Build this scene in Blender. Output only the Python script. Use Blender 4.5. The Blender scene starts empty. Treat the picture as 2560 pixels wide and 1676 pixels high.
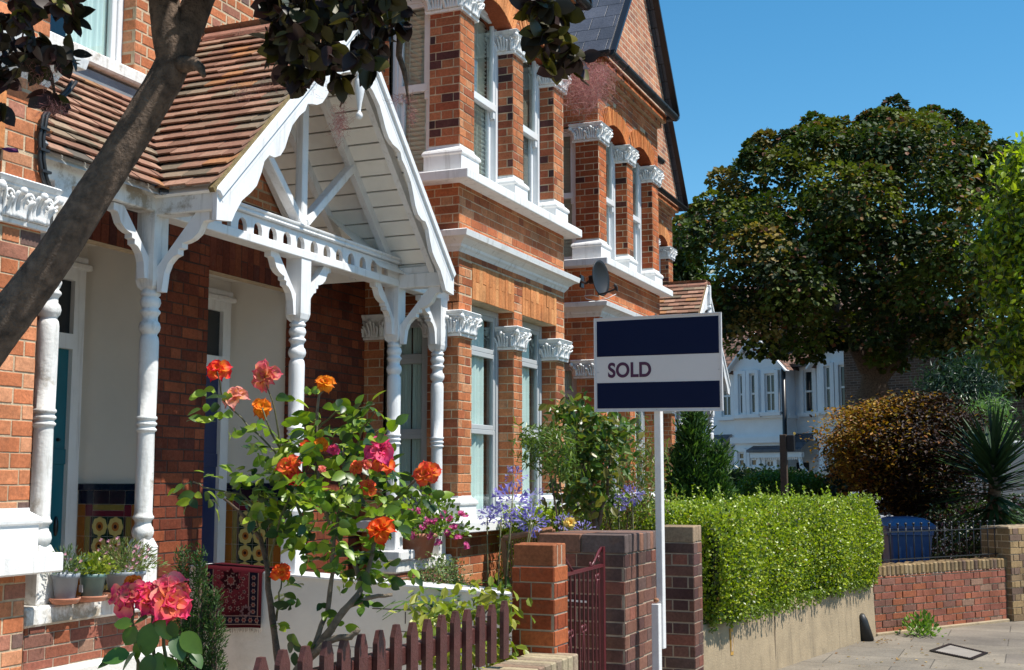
import bpy, math, random
import numpy as np
from mathutils import Vector, Matrix
random.seed(7); RNG = np.random.default_rng(11)
C = bpy.context.scene.collection
scene = bpy.context.scene
R = math.radians
# ------------------------------------------------------------------ camera
FPX = 3106.0 / 1.0756            # focal length in units of a 2380 px wide picture
TH = math.atan(362 / 3106.0)
PSI = math.atan(1307 * math.cos(TH) / 3106.0)
cam = bpy.data.objects.new('camera', bpy.data.cameras.new('camera'))
C.objects.link(cam); scene.camera = cam
cam.location = (0, 0, 1.6)
cam.rotation_euler = (math.pi / 2 + TH, 0, PSI)
cam.data.sensor_width = 36; cam.data.lens = 36 * 3106.0 / 2560
cam.data.clip_end = 2000; cam.data.clip_start = .05
# ------------------------------------------------------------------ light
SUN_E, SUN_A = R(61), R(5)       # elevation, azimuth from +X towards +Y
sdir = Vector((math.cos(SUN_E) * math.cos(SUN_A), math.cos(SUN_E) * math.sin(SUN_A), math.sin(SUN_E)))
sun = bpy.data.objects.new('sun', bpy.data.lights.new('sun', 'SUN')); C.objects.link(sun)
sun.data.energy = 5.0; sun.data.angle = R(.5); sun.data.color = (1, .95, .87)
sun.rotation_euler = (-sdir).to_track_quat('-Z', 'Y').to_euler(); sun.location = (20, 0, 40)
world = bpy.data.worlds.new('World'); scene.world = world; world.use_nodes = True
wn = world.node_tree; bg = wn.nodes['Background']
sky = wn.nodes.new('ShaderNodeTexSky'); sky.sky_type = 'NISHITA'; sky.sun_disc = False
sky.sun_elevation = SUN_E; sky.sun_rotation = math.pi / 2 - SUN_A
sky.air_density = 1.0; sky.dust_density = .0; sky.ozone_density = 3.0
hs = wn.nodes.new('ShaderNodeHueSaturation'); hs.inputs['Saturation'].default_value = 1.30; hs.inputs['Hue'].default_value = .487
wn.links.new(sky.outputs[0], hs.inputs['Color']); wn.links.new(hs.outputs[0], bg.inputs[0]); bg.inputs[1].default_value = .112
scene.view_settings.view_transform = 'Standard'; scene.view_settings.look = 'None'
scene.view_settings.gamma = 1; scene.view_settings.exposure = .52
scene.cycles.max_bounces = 8; scene.cycles.transparent_max_bounces = 12
# ------------------------------------------------------------------ picture <-> place
_f = Vector((-math.sin(PSI) * math.cos(TH), math.cos(PSI) * math.cos(TH), math.sin(TH)))
_r = Vector((math.cos(PSI), math.sin(PSI), 0)); _u = _r.cross(_f); EYE = Vector((0, 0, 1.6))
def ray(x, y): return _f + _r * ((x - 1190) / FPX) - _u * ((y - 779.1) / FPX)
def at(x, y, d): return EYE + ray(x, y) * d                 # a point d metres ahead
def onx(X, x, y): r = ray(x, y); return EYE + r * (X / r.x)
def ony(Y, x, y): r = ray(x, y); return EYE + r * (Y / r.y)
def onz(Z, x, y): r = ray(x, y); return EYE + r * ((Z - 1.6) / r.z)
def onplane(p, n, x, y):
    r = ray(x, y); return EYE + r * ((Vector(p) - EYE).dot(n) / r.dot(n))
# ------------------------------------------------------------------ materials
MATS = {}
def newmat(name):
    m = bpy.data.materials.new(name); m.use_nodes = True; MATS[name] = m
    nt = m.node_tree; return m, nt, nt.nodes['Principled BSDF']
def N(nt, t, **kw):
    n = nt.nodes.new(t)
    for k, v in kw.items():
        if k.startswith('i_'): n.inputs[int(k[2:])].default_value = v
        else: setattr(n, k, v)
    return n
def noise(nt, scale, detail=6, rough=.6, coord='Object'):
    tc = N(nt, 'ShaderNodeTexCoord'); t = N(nt, 'ShaderNodeTexNoise')
    t.inputs['Scale'].default_value = scale; t.inputs['Detail'].default_value = detail
    t.inputs['Roughness'].default_value = rough
    nt.links.new(tc.outputs[coord], t.inputs['Vector']); return t
def ramp(nt, fac, stops):
    r = N(nt, 'ShaderNodeValToRGB'); nt.links.new(fac, r.inputs[0]); e = r.color_ramp.elements
    while len(e) < len(stops): e.new(.5)
    for q, (p, c) in zip(e, stops): q.position = p; q.color = (*c, 1) if len(c) == 3 else c
    return r
def mixc(nt, fac, a, b, mode='MIX'):
    m = N(nt, 'ShaderNodeMix', data_type='RGBA', blend_type=mode)
    if isinstance(fac, float): m.inputs[0].default_value = fac
    else: nt.links.new(fac, m.inputs[0])
    for i, v in ((6, a), (7, b)):
        if isinstance(v, tuple): m.inputs[i].default_value = (*v, 1)
        else: nt.links.new(v, m.inputs[i])
    return m.outputs[2]
def bump(nt, bsdf, h, strength=.4, dist=.01):
    b = N(nt, 'ShaderNodeBump'); b.inputs['Strength'].default_value = strength
    b.inputs['Distance'].default_value = dist
    nt.links.new(h, b.inputs['Height']); nt.links.new(b.outputs[0], bsdf.inputs['Normal']); return b
def plain(name, col, rough=.6, var=.12, scale=8, bmp=.15, dirt=None, metal=0, bscale=None, spec=.5, dirtpos=(.55, .72), streak=None):
    m, nt, b = newmat(name)
    n = noise(nt, scale); d = tuple(c * (1 - var) for c in col); l = tuple(min(1, c * (1 + var)) for c in col)
    c = ramp(nt, n.outputs[0], [(.3, d), (.7, l)]).outputs[0]
    if dirt:
        n2 = noise(nt, scale * .4, 10, .7)
        f = ramp(nt, n2.outputs[0], [(dirtpos[0], (0, 0, 0)), (dirtpos[1], (1, 1, 1))]).outputs[0]
        c = mixc(nt, f, c, dirt)
    if streak:                                                        # rain streaks running down the face
        n4 = noise(nt, 1, 6, .65); mp = N(nt, 'ShaderNodeMapping'); mp.inputs['Scale'].default_value = (streak[1], streak[1], streak[1] * .10)
        tc4 = N(nt, 'ShaderNodeTexCoord'); nt.links.new(tc4.outputs['Object'], mp.inputs[0]); nt.links.new(mp.outputs[0], n4.inputs['Vector'])
        f4 = ramp(nt, n4.outputs[0], [(.54, (0, 0, 0)), (.80, (streak[2],) * 3)]).outputs[0]; c = mixc(nt, f4, c, streak[0])
    nt.links.new(c, b.inputs['Base Color']); b.inputs['Roughness'].default_value = rough
    b.inputs['Metallic'].default_value = metal; b.inputs['Specular IOR Level'].default_value = spec
    if bmp:
        n3 = noise(nt, bscale or scale * 6, 8); bump(nt, b, n3.outputs[0], bmp, .01)
    return m
def attrmat(name, rough=.85, var=.35, scale=60, bmp=.5, dist=.004, spec=.3, dirt=None, transl=0, big=0, dirtpos=(.5, .75)):
    """colour from the mesh attribute, broken up by noise"""
    m, nt, b = newmat(name)
    a = N(nt, 'ShaderNodeAttribute', attribute_name='Col')
    n = noise(nt, scale, 8, .7)
    f = ramp(nt, n.outputs[0], [(.25, (1 - var,) * 3), (.75, (1 + var * .6,) * 3)]).outputs[0]
    c = mixc(nt, 1.0, a.outputs[0], f, 'MULTIPLY')
    if big:
        n2 = noise(nt, big, 5, .6)
        f2 = ramp(nt, n2.outputs[0], [(.35, (.72,) * 3), (.65, (1.12,) * 3)]).outputs[0]
        c = mixc(nt, 1.0, c, f2, 'MULTIPLY')
    if dirt:
        n2 = noise(nt, dirt[1], 10, .7)
        f2 = ramp(nt, n2.outputs[0], [(dirtpos[0], (0, 0, 0)), (dirtpos[1], (.75,) * 3)]).outputs[0]
        c = mixc(nt, f2, c, dirt[0])
    nt.links.new(c, b.inputs['Base Color']); b.inputs['Roughness'].default_value = rough
    b.inputs['Specular IOR Level'].default_value = spec
    if bmp: bump(nt, b, n.outputs[0], bmp, dist)
    if transl:
        out = nt.nodes['Material Output']; tr = N(nt, 'ShaderNodeBsdfTranslucent')
        k = mixc(nt, 1.0, c, (1.5, 1.7, .6), 'MULTIPLY') if transl < 1 else c
        nt.links.new(k if transl < 1 else c, tr.inputs[0])
        mx = N(nt, 'ShaderNodeMixShader'); mx.inputs[0].default_value = transl % 1
        nt.links.new(b.outputs[0], mx.inputs[1]); nt.links.new(tr.outputs[0], mx.inputs[2])
        nt.links.new(mx.outputs[0], out.inputs[0])
    return m
def brickmat(name, cols, mortar, sx=.225, sy=.075, mort=.008, rough=.85, offset=.5, plane=None, bmp=.6):
    """running-bond masonry laid on whatever way the wall faces (object space)"""
    m, nt, b = newmat(name)
    tc = N(nt, 'ShaderNodeTexCoord'); ge = N(nt, 'ShaderNodeNewGeometry')
    s = N(nt, 'ShaderNodeSeparateXYZ'); nt.links.new(tc.outputs['Object'], s.inputs[0])
    g = N(nt, 'ShaderNodeSeparateXYZ'); nt.links.new(ge.outputs['True Normal'], g.inputs[0])
    ax = N(nt, 'ShaderNodeMath', operation='ABSOLUTE'); nt.links.new(g.outputs[0], ax.inputs[0])
    gt = N(nt, 'ShaderNodeMath', operation='GREATER_THAN'); nt.links.new(ax.outputs[0], gt.inputs[0]); gt.inputs[1].default_value = .5
    mx = N(nt, 'ShaderNodeMix', data_type='FLOAT'); nt.links.new(gt.outputs[0], mx.inputs[0])
    nt.links.new(s.outputs[0], mx.inputs[2]); nt.links.new(s.outputs[1], mx.inputs[3])
    cb = N(nt, 'ShaderNodeCombineXYZ')
    if plane == 'ground': nt.links.new(s.outputs[0], cb.inputs[0]); nt.links.new(s.outputs[1], cb.inputs[1])
    else: nt.links.new(mx.outputs[0], cb.inputs[0]); nt.links.new(s.outputs[2], cb.inputs[1])
    br = N(nt, 'ShaderNodeTexBrick'); br.offset = offset; nt.links.new(cb.outputs[0], br.inputs[0])
    br.inputs['Scale'].default_value = 1; br.inputs['Mortar Size'].default_value = mort
    br.inputs['Mortar Smooth'].default_value = .3
    br.inputs['Brick Width'].default_value = sx; br.inputs['Row Height'].default_value = sy
    br.inputs['Color1'].default_value = (0, 0, 0, 1); br.inputs['Color2'].default_value = (1, 1, 1, 1)
    br.inputs['Mortar'].default_value = (.5, .5, .5, 1)
    n = noise(nt, 40, 8, .7)
    st = [(i / max(1, len(cols) - 1), c) for i, c in enumerate(cols)]
    rc = ramp(nt, br.outputs[0], st)
    f = ramp(nt, n.outputs[0], [(.3, (.7,) * 3), (.7, (1.15,) * 3)]).outputs[0]
    n2 = noise(nt, 1.3, 9, .7); f2 = ramp(nt, n2.outputs[0], [(.35, (.66,) * 3), (.65, (1.1,) * 3)]).outputs[0]
    c = mixc(nt, 1.0, rc.outputs[0], f, 'MULTIPLY'); c = mixc(nt, br.outputs['Fac'], c, mortar)
    c = mixc(nt, 1.0, c, f2, 'MULTIPLY')
    nt.links.new(c, b.inputs['Base Color']); b.inputs['Roughness'].default_value = rough
    inv = N(nt, 'ShaderNodeMath', operation='MULTIPLY_ADD'); nt.links.new(br.outputs['Fac'], inv.inputs[0])
    inv.inputs[1].default_value = -1; nt.links.new(n.outputs[0], inv.inputs[2])
    bump(nt, b, inv.outputs[0], bmp, .008); return m

attrmat('brick', .9, .42, 55, .8, .004, .15, big=2.6, dirt=((.16, .085, .055), 9.0), dirtpos=(.56, .80))
attrmat('tile', .85, .35, 45, .5, .004, .2, dirt=((.16, .15, .10), 3.0))
attrmat('leaf', .38, .25, 25, 0, transl=.32, spec=.5)
attrmat('leaf_dull', .6, .25, 25, 0, transl=.22, spec=.3)
attrmat('leaf_dark', .5, .3, 40, 0, transl=.10, spec=.4)
attrmat('petal', .5, .12, 30, 0, transl=1.42, spec=.2)
attrmat('enamel', .15, .2, 60, .1, .002, .5)
attrmat('cloth', .95, .3, 300, .4, .003, .1)
plain('mortar_grey', (.38, .29, .21), .95, .2, 20, .5)
plain('mortar_pale', (.50, .38, .25), .95, .25, 20, .5)
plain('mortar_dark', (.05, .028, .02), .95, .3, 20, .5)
plain('white_paint', (.76, .76, .76), .42, .05, 6, .15, streak=((.40, .37, .32), 22, .7), dirt=(.55, .52, .46), bscale=50, dirtpos=(.62, .8))
plain('white_aged', (.74, .73, .70), .55, .08, 7, .35, dirt=(.34, .29, .22), bscale=45, dirtpos=(.55, .63), streak=((.30, .27, .22), 26, .8))
plain('white_render', (.66, .64, .60), .8, .07, 3, .35, dirt=(.44, .42, .38), bscale=70, dirtpos=(.55, .75))
plain('white_stone', (.76, .76, .75), .8, .05, 5, .25, spec=.2, streak=((.34, .32, .28), 18, .75), dirt=(.5, .48, .44), bscale=60, dirtpos=(.6, .8))
plain('recess_paint', (.80, .75, .68), .8, .05, 2, .15)
plain('upvc', (.72, .73, .74), .3, .03, 4, 0)
plain('grey_frame', (.42, .44, .45), .35, .03, 4, 0)
plain('soffit_board', (.84, .82, .77), .6, .06, 5, .1)
plain('teal_paint', (.012, .13, .17), .3, .08, 4, .05)
plain('blue_paint', (.016, .03, .10), .3, .08, 4, .05)
plain('black_metal', (.012, .012, .014), .35, .1, 10, .1)
plain('black_plastic', (.012, .013, .015), .5, .1, 10, .05)
plain('lead', (.20, .23, .26), .5, .15, 8, .2)
plain('dark_red_wood', (.075, .022, .018), .5, .3, 14, .5, bscale=90)
plain('gate_red', (.10, .014, .018), .38, .15, 20, .2)
plain('teak', (.30, .13, .06), .6, .25, 20, .3)
plain('bark', (.12, .082, .058), .95, .6, 30, 1.0, bscale=110)
plain('bark_pale', (.16, .125, .09), .9, .4, 30, .8, bscale=90)
plain('stem_green', (.10, .10, .04), .6, .3, 30, .2)
plain('terracotta', (.42, .17, .10), .8, .15, 10, .2, dirt=(.5, .4, .33))
plain('pot_grey', (.22, .25, .29), .45, .08, 10, .05)
plain('pot_green', (.10, .18, .17), .45, .08, 10, .05)
plain('soil', (.035, .025, .018), 1, .3, 20, .6)
plain('path_stone', (.46, .40, .32), .9, .15, 6, .3)
plain('earth', (.09, .07, .05), 1, .4, 5, .8)
plain('concrete', (.33, .25, .155), .9, .16, 6, .5, dirt=(.20, .155, .10), bscale=60, streak=((.13, .10, .065), 9, .8))
plain('grey_paving', (.25, .22, .19), .9, .15, 3, .4)
plain('asphalt', (.10, .10, .095), .95, .2, 30, .5)
plain('board_white', (.62, .60, .60), .4, .02, 4, 0)
plain('board_navy', (.002, .008, .038), .5, .03, 4, 0, spec=.12)
plain('board_purple', (.06, .008, .05), .5, .03, 4, 0)
plain('post_wood', (.70, .68, .66), .6, .06, 20, .2, bscale=60)
plain('bin_blue', (.03, .085, .21), .35, .08, 10, .1)
plain('far_render', (.82, .84, .86), .8, .05, 3, .5, bscale=30)
plain('curtain', (.62, .70, .68), .9, .05, 4, 0)
plain('blind', (.55, .55, .50), .6, .04, 4, 0)
plain('room', (.13, .105, .08), 1, .2, 2, 0)
plain('tile_ridge', (.34, .16, .11), .85, .2, 14, .4, dirt=(.16, .14, .09))
plain('moss_edge', (.22, .16, .07), 1, .4, 20, 1)
plain('orange_paint', (.5, .27, .05), .8, .2, 12, .3, dirt=(.2, .15, .1))
plain('car_white', (.62, .63, .66), .12, .02, 3, 0)
plain('tyre', (.02, .02, .02), .8, .1, 10, .1)
plain('car_glass', (.02, .025, .03), .05, .1, 3, 0)
plain('timber_post', (.07, .045, .03), .8, .2, 20, .3)
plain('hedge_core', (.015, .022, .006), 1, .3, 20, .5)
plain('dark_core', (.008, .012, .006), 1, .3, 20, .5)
brickmat('gable_brick', [(.36, .12, .06), (.54, .20, .10), (.60, .26, .13), (.28, .11, .07)], (.60, .48, .34))
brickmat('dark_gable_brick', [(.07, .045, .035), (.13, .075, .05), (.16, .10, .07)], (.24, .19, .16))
brickmat('slate', [(.075, .08, .10), (.095, .10, .125), (.11, .115, .14)], (.02, .02, .025), .30, .20, .006, .45, .5, None, .5)
brickmat('far_tiles', [(.16, .08, .055), (.25, .13, .09), (.30, .17, .12)], (.05, .03, .02), .2, .14, .02)
brickmat('paving', [(.18, .15, .12), (.25, .21, .16), (.20, .172, .138)], (.095, .08, .062), .9, .6, .006, .9, .35, 'ground', .5)
def glassmat():
    m, nt, b = newmat('glass'); out = nt.nodes['Material Output']; nt.nodes.remove(b)
    g = N(nt, 'ShaderNodeBsdfGlossy'); g.inputs['Roughness'].default_value = .02
    g.inputs['Color'].default_value = (.85, .93, .95, 1)
    t = N(nt, 'ShaderNodeBsdfTransparent'); t.inputs[0].default_value = (.88, .95, .93, 1)
    ge = N(nt, 'ShaderNodeNewGeometry'); dt = N(nt, 'ShaderNodeVectorMath', operation='DOT_PRODUCT')
    nt.links.new(ge.outputs['Normal'], dt.inputs[0]); nt.links.new(ge.outputs['Incoming'], dt.inputs[1])
    def mth(op, a, b):
        q = N(nt, 'ShaderNodeMath', operation=op)
        for i_, v in ((0, a), (1, b)):
            if isinstance(v, (int, float)): q.inputs[i_].default_value = v
            else: nt.links.new(v, q.inputs[i_])
        return q.outputs[0]
    ab = mth('ABSOLUTE', dt.outputs['Value'], 0); l = mth('POWER', mth('SUBTRACT', 1, ab), 4.5); l = mth('MULTIPLY_ADD', l, .9); l.node.inputs[2].default_value = .09
    n = noise(nt, 1.2, 2); bp = N(nt, 'ShaderNodeBump'); bp.inputs['Strength'].default_value = .12
    bp.inputs['Distance'].default_value = .02; nt.links.new(n.outputs[0], bp.inputs['Height'])
    nt.links.new(bp.outputs[0], g.inputs['Normal'])
    x = N(nt, 'ShaderNodeMixShader'); nt.links.new(l, x.inputs[0])
    nt.links.new(t.outputs[0], x.inputs[1]); nt.links.new(g.outputs[0], x.inputs[2]); nt.links.new(x.outputs[0], out.inputs[0])
glassmat()
M = MATS
# ------------------------------------------------------------------ mesh building
class MB:
    def __init__(s): s.v = []; s.f = []; s.c = []; s.col = (1, 1, 1); s.sm = []
    def add(s, vs, fs, col=None, smooth=False):
        o = len(s.v); s.v += [tuple(v) for v in vs]; s.f += [tuple(o + i for i in f) for f in fs]
        s.c += [col or s.col] * len(vs); s.sm += [smooth] * len(fs)
    def box(s, a, b, col=None, ch=0):
        x0, x1 = sorted((a[0], b[0])); y0, y1 = sorted((a[1], b[1])); z0, z1 = sorted((a[2], b[2]))
        s.obox(Vector(((x0 + x1) / 2, (y0 + y1) / 2, (z0 + z1) / 2)), Vector((1, 0, 0)), Vector((0, 1, 0)), Vector((0, 0, 1)),
               (x1 - x0) / 2, (y1 - y0) / 2, (z1 - z0) / 2, col, ch)
    def obox(s, c, u, v, w, hu, hv, hw, col=None, ch=0):
        c = Vector(c)
        if ch <= 0:
            vs = [c + u * (a * hu) + v * (b * hv) + w * (d * hw) for d in (-1, 1) for b in (-1, 1) for a in (-1, 1)]
            s.add(vs, [(0, 2, 3, 1), (4, 5, 7, 6), (0, 1, 5, 4), (2, 6, 7, 3), (0, 4, 6, 2), (1, 3, 7, 5)], col); return
        ch = min(ch, hu * .45, hv * .45, hw * .45); vs = []; idx = {}
        for sa in (-1, 1):
            for sb in (-1, 1):
                for sd in (-1, 1):
                    for ax in range(3):
                        h = [hu - ch, hv - ch, hw - ch]; h[ax] += ch
                        idx[(sa, sb, sd, ax)] = len(vs)
                        vs.append(c + u * (sa * h[0]) + v * (sb * h[1]) + w * (sd * h[2]))
        fs = []
        for ax in range(3):
            for sg in (-1, 1):
                q = []
                for (p, r) in ((-1, -1), (1, -1), (1, 1), (-1, 1)):
                    k = [0, 0, 0]; k[ax] = sg; k[(ax + 1) % 3] = p; k[(ax + 2) % 3] = r; q.append(idx[(*k, ax)])
                fs.append(q if sg > 0 else q[::-1])
        for ax in range(3):                                       # edges
            b, d = (ax + 1) % 3, (ax + 2) % 3
            for sb in (-1, 1):
                for sd in (-1, 1):
                    def K(sa, a2):
                        k = [0, 0, 0]; k[ax] = sa; k[b] = sb; k[d] = sd; return idx[(*k, a2)]
                    q = [K(-1, b), K(1, b), K(1, d), K(-1, d)]; fs.append(q if sb * sd > 0 else q[::-1])
        for sa in (-1, 1):
            for sb in (-1, 1):
                for sd in (-1, 1):
                    q = [idx[(sa, sb, sd, 0)], idx[(sa, sb, sd, 1)], idx[(sa, sb, sd, 2)]]
                    fs.append(q if sa * sb * sd > 0 else q[::-1])
        s.add(vs, fs, col)
    def beam(s, p, q, w, h, col=None, up=Vector((0, 0, 1)), ch=0):
        p, q = Vector(p), Vector(q); d = (q - p); L = d.length; d.normalize()
        sd = d.cross(up)
        if sd.length < 1e-4: sd = d.cross(Vector((1, 0, 0)))
        sd.normalize(); t = sd.cross(d)
        s.obox((p + q) / 2, d, sd, t, L / 2, w / 2, h / 2, col, ch)
    def quad(s, a, b, c, d, col=None): s.add([a, b, c, d], [(0, 1, 2, 3)], col)
    def prism(s, pts, off, col=None):
        """flat outline pts (3-D) pushed along off"""
        n = len(pts); pts = [Vector(p) for p in pts]; off = Vector(off)
        vs = pts + [p + off for p in pts]
        nrm = Vector((0, 0, 0))
        for i in range(n): nrm += pts[i].cross(pts[(i + 1) % n])
        fs = [tuple(range(n)), tuple(range(2 * n - 1, n - 1, -1))] + [(i, i + n, (i + 1) % n + n, (i + 1) % n) for i in range(n)]
        if nrm.dot(off) > 0: fs = [f[::-1] for f in fs]
        s.add(vs, fs, col)
    def lathe(s, prof, base, n=20, col=None, axis=None):
        base = Vector(base); vs = []; fs = []
        a = Vector(axis).normalized() if axis else Vector((0, 0, 1))
        u = a.orthogonal().normalized() if axis else Vector((1, 0, 0)); v = a.cross(u)
        for z, r in prof:
            for k in range(n):
                t = 2 * math.pi * k / n; vs.append(base + a * z + (u * math.cos(t) + v * math.sin(t)) * r)
        for i in range(len(prof) - 1):
            for k in range(n):
                k2 = (k + 1) % n; fs.append((i * n + k, i * n + k2, (i + 1) * n + k2, (i + 1) * n + k))
        s.add(vs, fs, col, True)
        s.add([vs[k] for k in range(n)][::-1], [tuple(range(n))], col)
        s.add([vs[(len(prof) - 1) * n + k] for k in range(n)], [tuple(range(n))], col)
    def tube(s, pts, rad, n=8, col=None, wob=0):
        pts = [Vector(p) for p in pts]; m = len(pts)
        if not hasattr(rad, '__len__'): rad = [rad] * m
        vs = []; fs = []; prev = None
        for i, p in enumerate(pts):
            d = (pts[min(i + 1, m - 1)] - pts[max(i - 1, 0)]).normalized()
            if prev is None: u = d.orthogonal().normalized()
            else:
                u = prev - d * prev.dot(d)
                u = u.normalized() if u.length > 1e-5 else d.orthogonal().normalized()
            prev = u; v = d.cross(u)
            for k in range(n):
                t = 2 * math.pi * k / n; rr = rad[i] * (1 + (random.uniform(-wob, wob) if wob else 0))
                vs.append(p + (u * math.cos(t) + v * math.sin(t)) * rr)
        for i in range(m - 1):
            for k in range(n):
                k2 = (k + 1) % n; fs.append((i * n + k, i * n + k2, (i + 1) * n + k2, (i + 1) * n + k))
        fs.append(tuple(range(n))[::-1]); fs.append(tuple((m - 1) * n + k for k in range(n)))
        s.add(vs, fs, col, True)
    def ball(s, c, r, n=10, col=None, sc=(1, 1, 1)):
        c = Vector(c); vs = []; fs = []; m = n // 2 + 1
        for i in range(m + 1):
            a = math.pi * i / m
            for k in range(n):
                t = 2 * math.pi * k / n
                vs.append(c + Vector((math.sin(a) * math.cos(t) * sc[0], math.sin(a) * math.sin(t) * sc[1], -math.cos(a) * sc[2])) * r)
        for i in range(m):
            for k in range(n):
                k2 = (k + 1) % n; fs.append((i * n + k, i * n + k2, (i + 1) * n + k2, (i + 1) * n + k))
        s.add(vs, fs, col, True)
    def build(s, name, mat, parent=None):
        me = bpy.data.meshes.new(name)
        me.from_pydata(s.v, [], s.f)
        a = me.attributes.new('Col', 'FLOAT_COLOR', 'POINT')
        a.data.foreach_set('color', np.hstack([np.array(s.c, dtype=np.float32), np.ones((len(s.c), 1), np.float32)]).ravel())
        me.polygons.foreach_set('use_smooth', s.sm)
        me.materials.append(M[mat] if isinstance(mat, str) else mat); me.update()
        o = bpy.data.objects.new(name, me); C.objects.link(o)
        if parent: attach(o, parent)
        return o
def attach(o, parent):
    o.parent = parent
    wm = Matrix.Translation(parent.location)
    p = parent.parent
    if p is not None: wm = Matrix.Translation(Vector((0, 0, 0)))      # parts stay in place coordinates
    o.matrix_parent_inverse = wm.inverted() if p is None else Matrix.Identity(4)
def tag(o, label, cat, group=None, kind=None):
    if label: o['label'] = label
    if cat: o['category'] = cat
    if group: o['group'] = group
    if kind: o['kind'] = kind
    return o
def empty(name, loc, label, cat, group=None):
    o = bpy.data.objects.new(name, None); C.objects.link(o); o.location = loc; o.empty_display_size = .2
    return tag(o, label, cat, group)
def kids(o): return [c for c in bpy.data.objects if c.parent == o]
def copy_tree(o, parent=None):
    ch = kids(o); c = o.copy(); C.objects.link(c); c.parent = parent
    if parent is not None: c.matrix_parent_inverse = o.matrix_parent_inverse.copy()
    for k in ch: copy_tree(k, c)
    return c
def imesh(name, T, F, Rm, P, col, mat, parent=None, colT=None, smooth=False):
    """many little pieces as one mesh. T (n,3) template, F faces (m,k), Rm (q,3,3), P (q,3), col (q,3)"""
    T = np.asarray(T, np.float32); F = np.asarray(F, np.int32); q = len(P); n = len(T)
    V = np.einsum('qij,nj->qni', Rm, T) + P[:, None, :]
    fi = (F[None] + (np.arange(q) * n)[:, None, None]).reshape(-1)
    me = bpy.data.meshes.new(name); nf = q * len(F); k = F.shape[1]
    me.vertices.add(q * n); me.vertices.foreach_set('co', V.astype(np.float32).ravel())
    me.loops.add(nf * k); me.loops.foreach_set('vertex_index', fi.astype(np.int32))
    me.polygons.add(nf); me.polygons.foreach_set('loop_start', (np.arange(nf) * k).astype(np.int32))
    me.polygons.foreach_set('use_smooth', np.full(nf, smooth))
    me.update(calc_edges=True)
    a = me.attributes.new('Col', 'FLOAT_COLOR', 'POINT')
    cc = np.repeat(col[:, None, :], n, 1) if colT is None else colT(col, n)
    a.data.foreach_set('color', np.concatenate([cc, np.ones((q, n, 1))], 2).astype(np.float32).ravel())
    me.materials.append(M[mat]); me.validate(); me.update()
    o = bpy.data.objects.new(name, me); C.objects.link(o)
    if parent: attach(o, parent)
    return o
LEAF = [(0, 0, 0), (.30, .27, .07), (.70, .25, .06), (1, 0, -.08), (.70, -.25, .06), (.30, -.27, .07)]
LEAFF = [(0, 3, 2, 1), (0, 5, 4, 3)]
OVAL = [(0, 0, 0), (.25, .26, .05), (.7, .40, .05), (1, .0, 0), (.7, -.40, .05), (.25, -.26, .05)]
NARROW = [(0, 0, 0), (.30, .10, .03), (.70, .09, .02), (1, 0, -.08), (.70, -.09, .02), (.30, -.10, .03)]
def leaft(w, fold=.25, curl=.18, n=5):
    V = [(0, 0, 0)]; F = []
    for i in range(1, n + 1):
        t = i / n
        if i == n: V.append((1, 0, -curl)); break
        hw = w * (math.sin(math.pi * t ** .85)) ** .75; V += [(t, hw, hw * fold - curl * t * t), (t, 0, -curl * t * t), (t, -hw, hw * fold - curl * t * t)]
    F = [(0, 2, 1), (0, 3, 2)]
    for i in range(n - 2):
        a = 1 + i * 3; F += [(a, a + 1, a + 4), (a, a + 4, a + 3), (a + 1, a + 2, a + 5), (a + 1, a + 5, a + 4)]
    a = 1 + (n - 2) * 3; F += [(a, a + 1, a + 3), (a + 1, a + 2, a + 3)]
    return V, F
def frames(D, Nn, size):
    """rotation+scale matrices with x along D and z near Nn"""
    D = D / np.linalg.norm(D, axis=1, keepdims=True)
    Y = np.cross(Nn, D); Y /= np.linalg.norm(Y, axis=1, keepdims=True) + 1e-9; Z = np.cross(D, Y)
    return np.stack([D, Y, Z], 2) * size[:, None, None]
def rvec(n): v = RNG.normal(size=(n, 3)); return v / np.linalg.norm(v, axis=1, keepdims=True)
def pick(cols, n, jit=.25, w=None):
    c = np.array(cols)[RNG.choice(len(cols), n, p=w)]; return np.clip(c * (1 + RNG.uniform(-jit, jit, (n, 1))), 0, 1)
def arr(v): return np.array(v, dtype=float)
# ------------------------------------------------------------------ brickwork
RED = [((.49, .165, .068), 5), ((.54, .205, .088), 4), ((.42, .13, .056), 3), ((.57, .26, .13), 1.6), ((.32, .10, .05), 1.0)]
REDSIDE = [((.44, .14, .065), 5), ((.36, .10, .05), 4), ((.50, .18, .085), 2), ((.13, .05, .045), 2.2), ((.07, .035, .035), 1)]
PALE = [((.62, .235, .11), 5), ((.56, .19, .085), 4), ((.66, .30, .16), 2.5), ((.42, .18, .12), 1), ((.20, .12, .10), .5)]
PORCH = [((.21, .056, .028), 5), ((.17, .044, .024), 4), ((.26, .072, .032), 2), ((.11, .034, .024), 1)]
GATE1 = [((.33, .075, .030), 5), ((.40, .11, .04), 3), ((.25, .055, .028), 2)]
GATE2 = [((.17, .082, .062), 4), ((.21, .10, .07), 3), ((.13, .078, .066), 3), ((.26, .10, .07), 1), ((.10, .05, .045), 2)]
MULTI = [((.33, .115, .07), 5), ((.28, .10, .068), 4), ((.37, .12, .06), 2), ((.24, .11, .08), 2), ((.28, .16, .11), .8)]
STOCK = [((.30, .20, .10), 4), ((.24, .16, .09), 3), ((.34, .24, .13), 2), ((.17, .11, .08), 2)]
RUBBED = [((.62, .25, .095), 6), ((.58, .22, .08), 3), ((.66, .30, .12), 2)]
def pk(p):
    c = random.choices([a for a, _ in p], [b for _, b in p])[0]; k = random.uniform(.86, 1.12)
    return tuple(min(1, x * k) for x in c)
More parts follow.
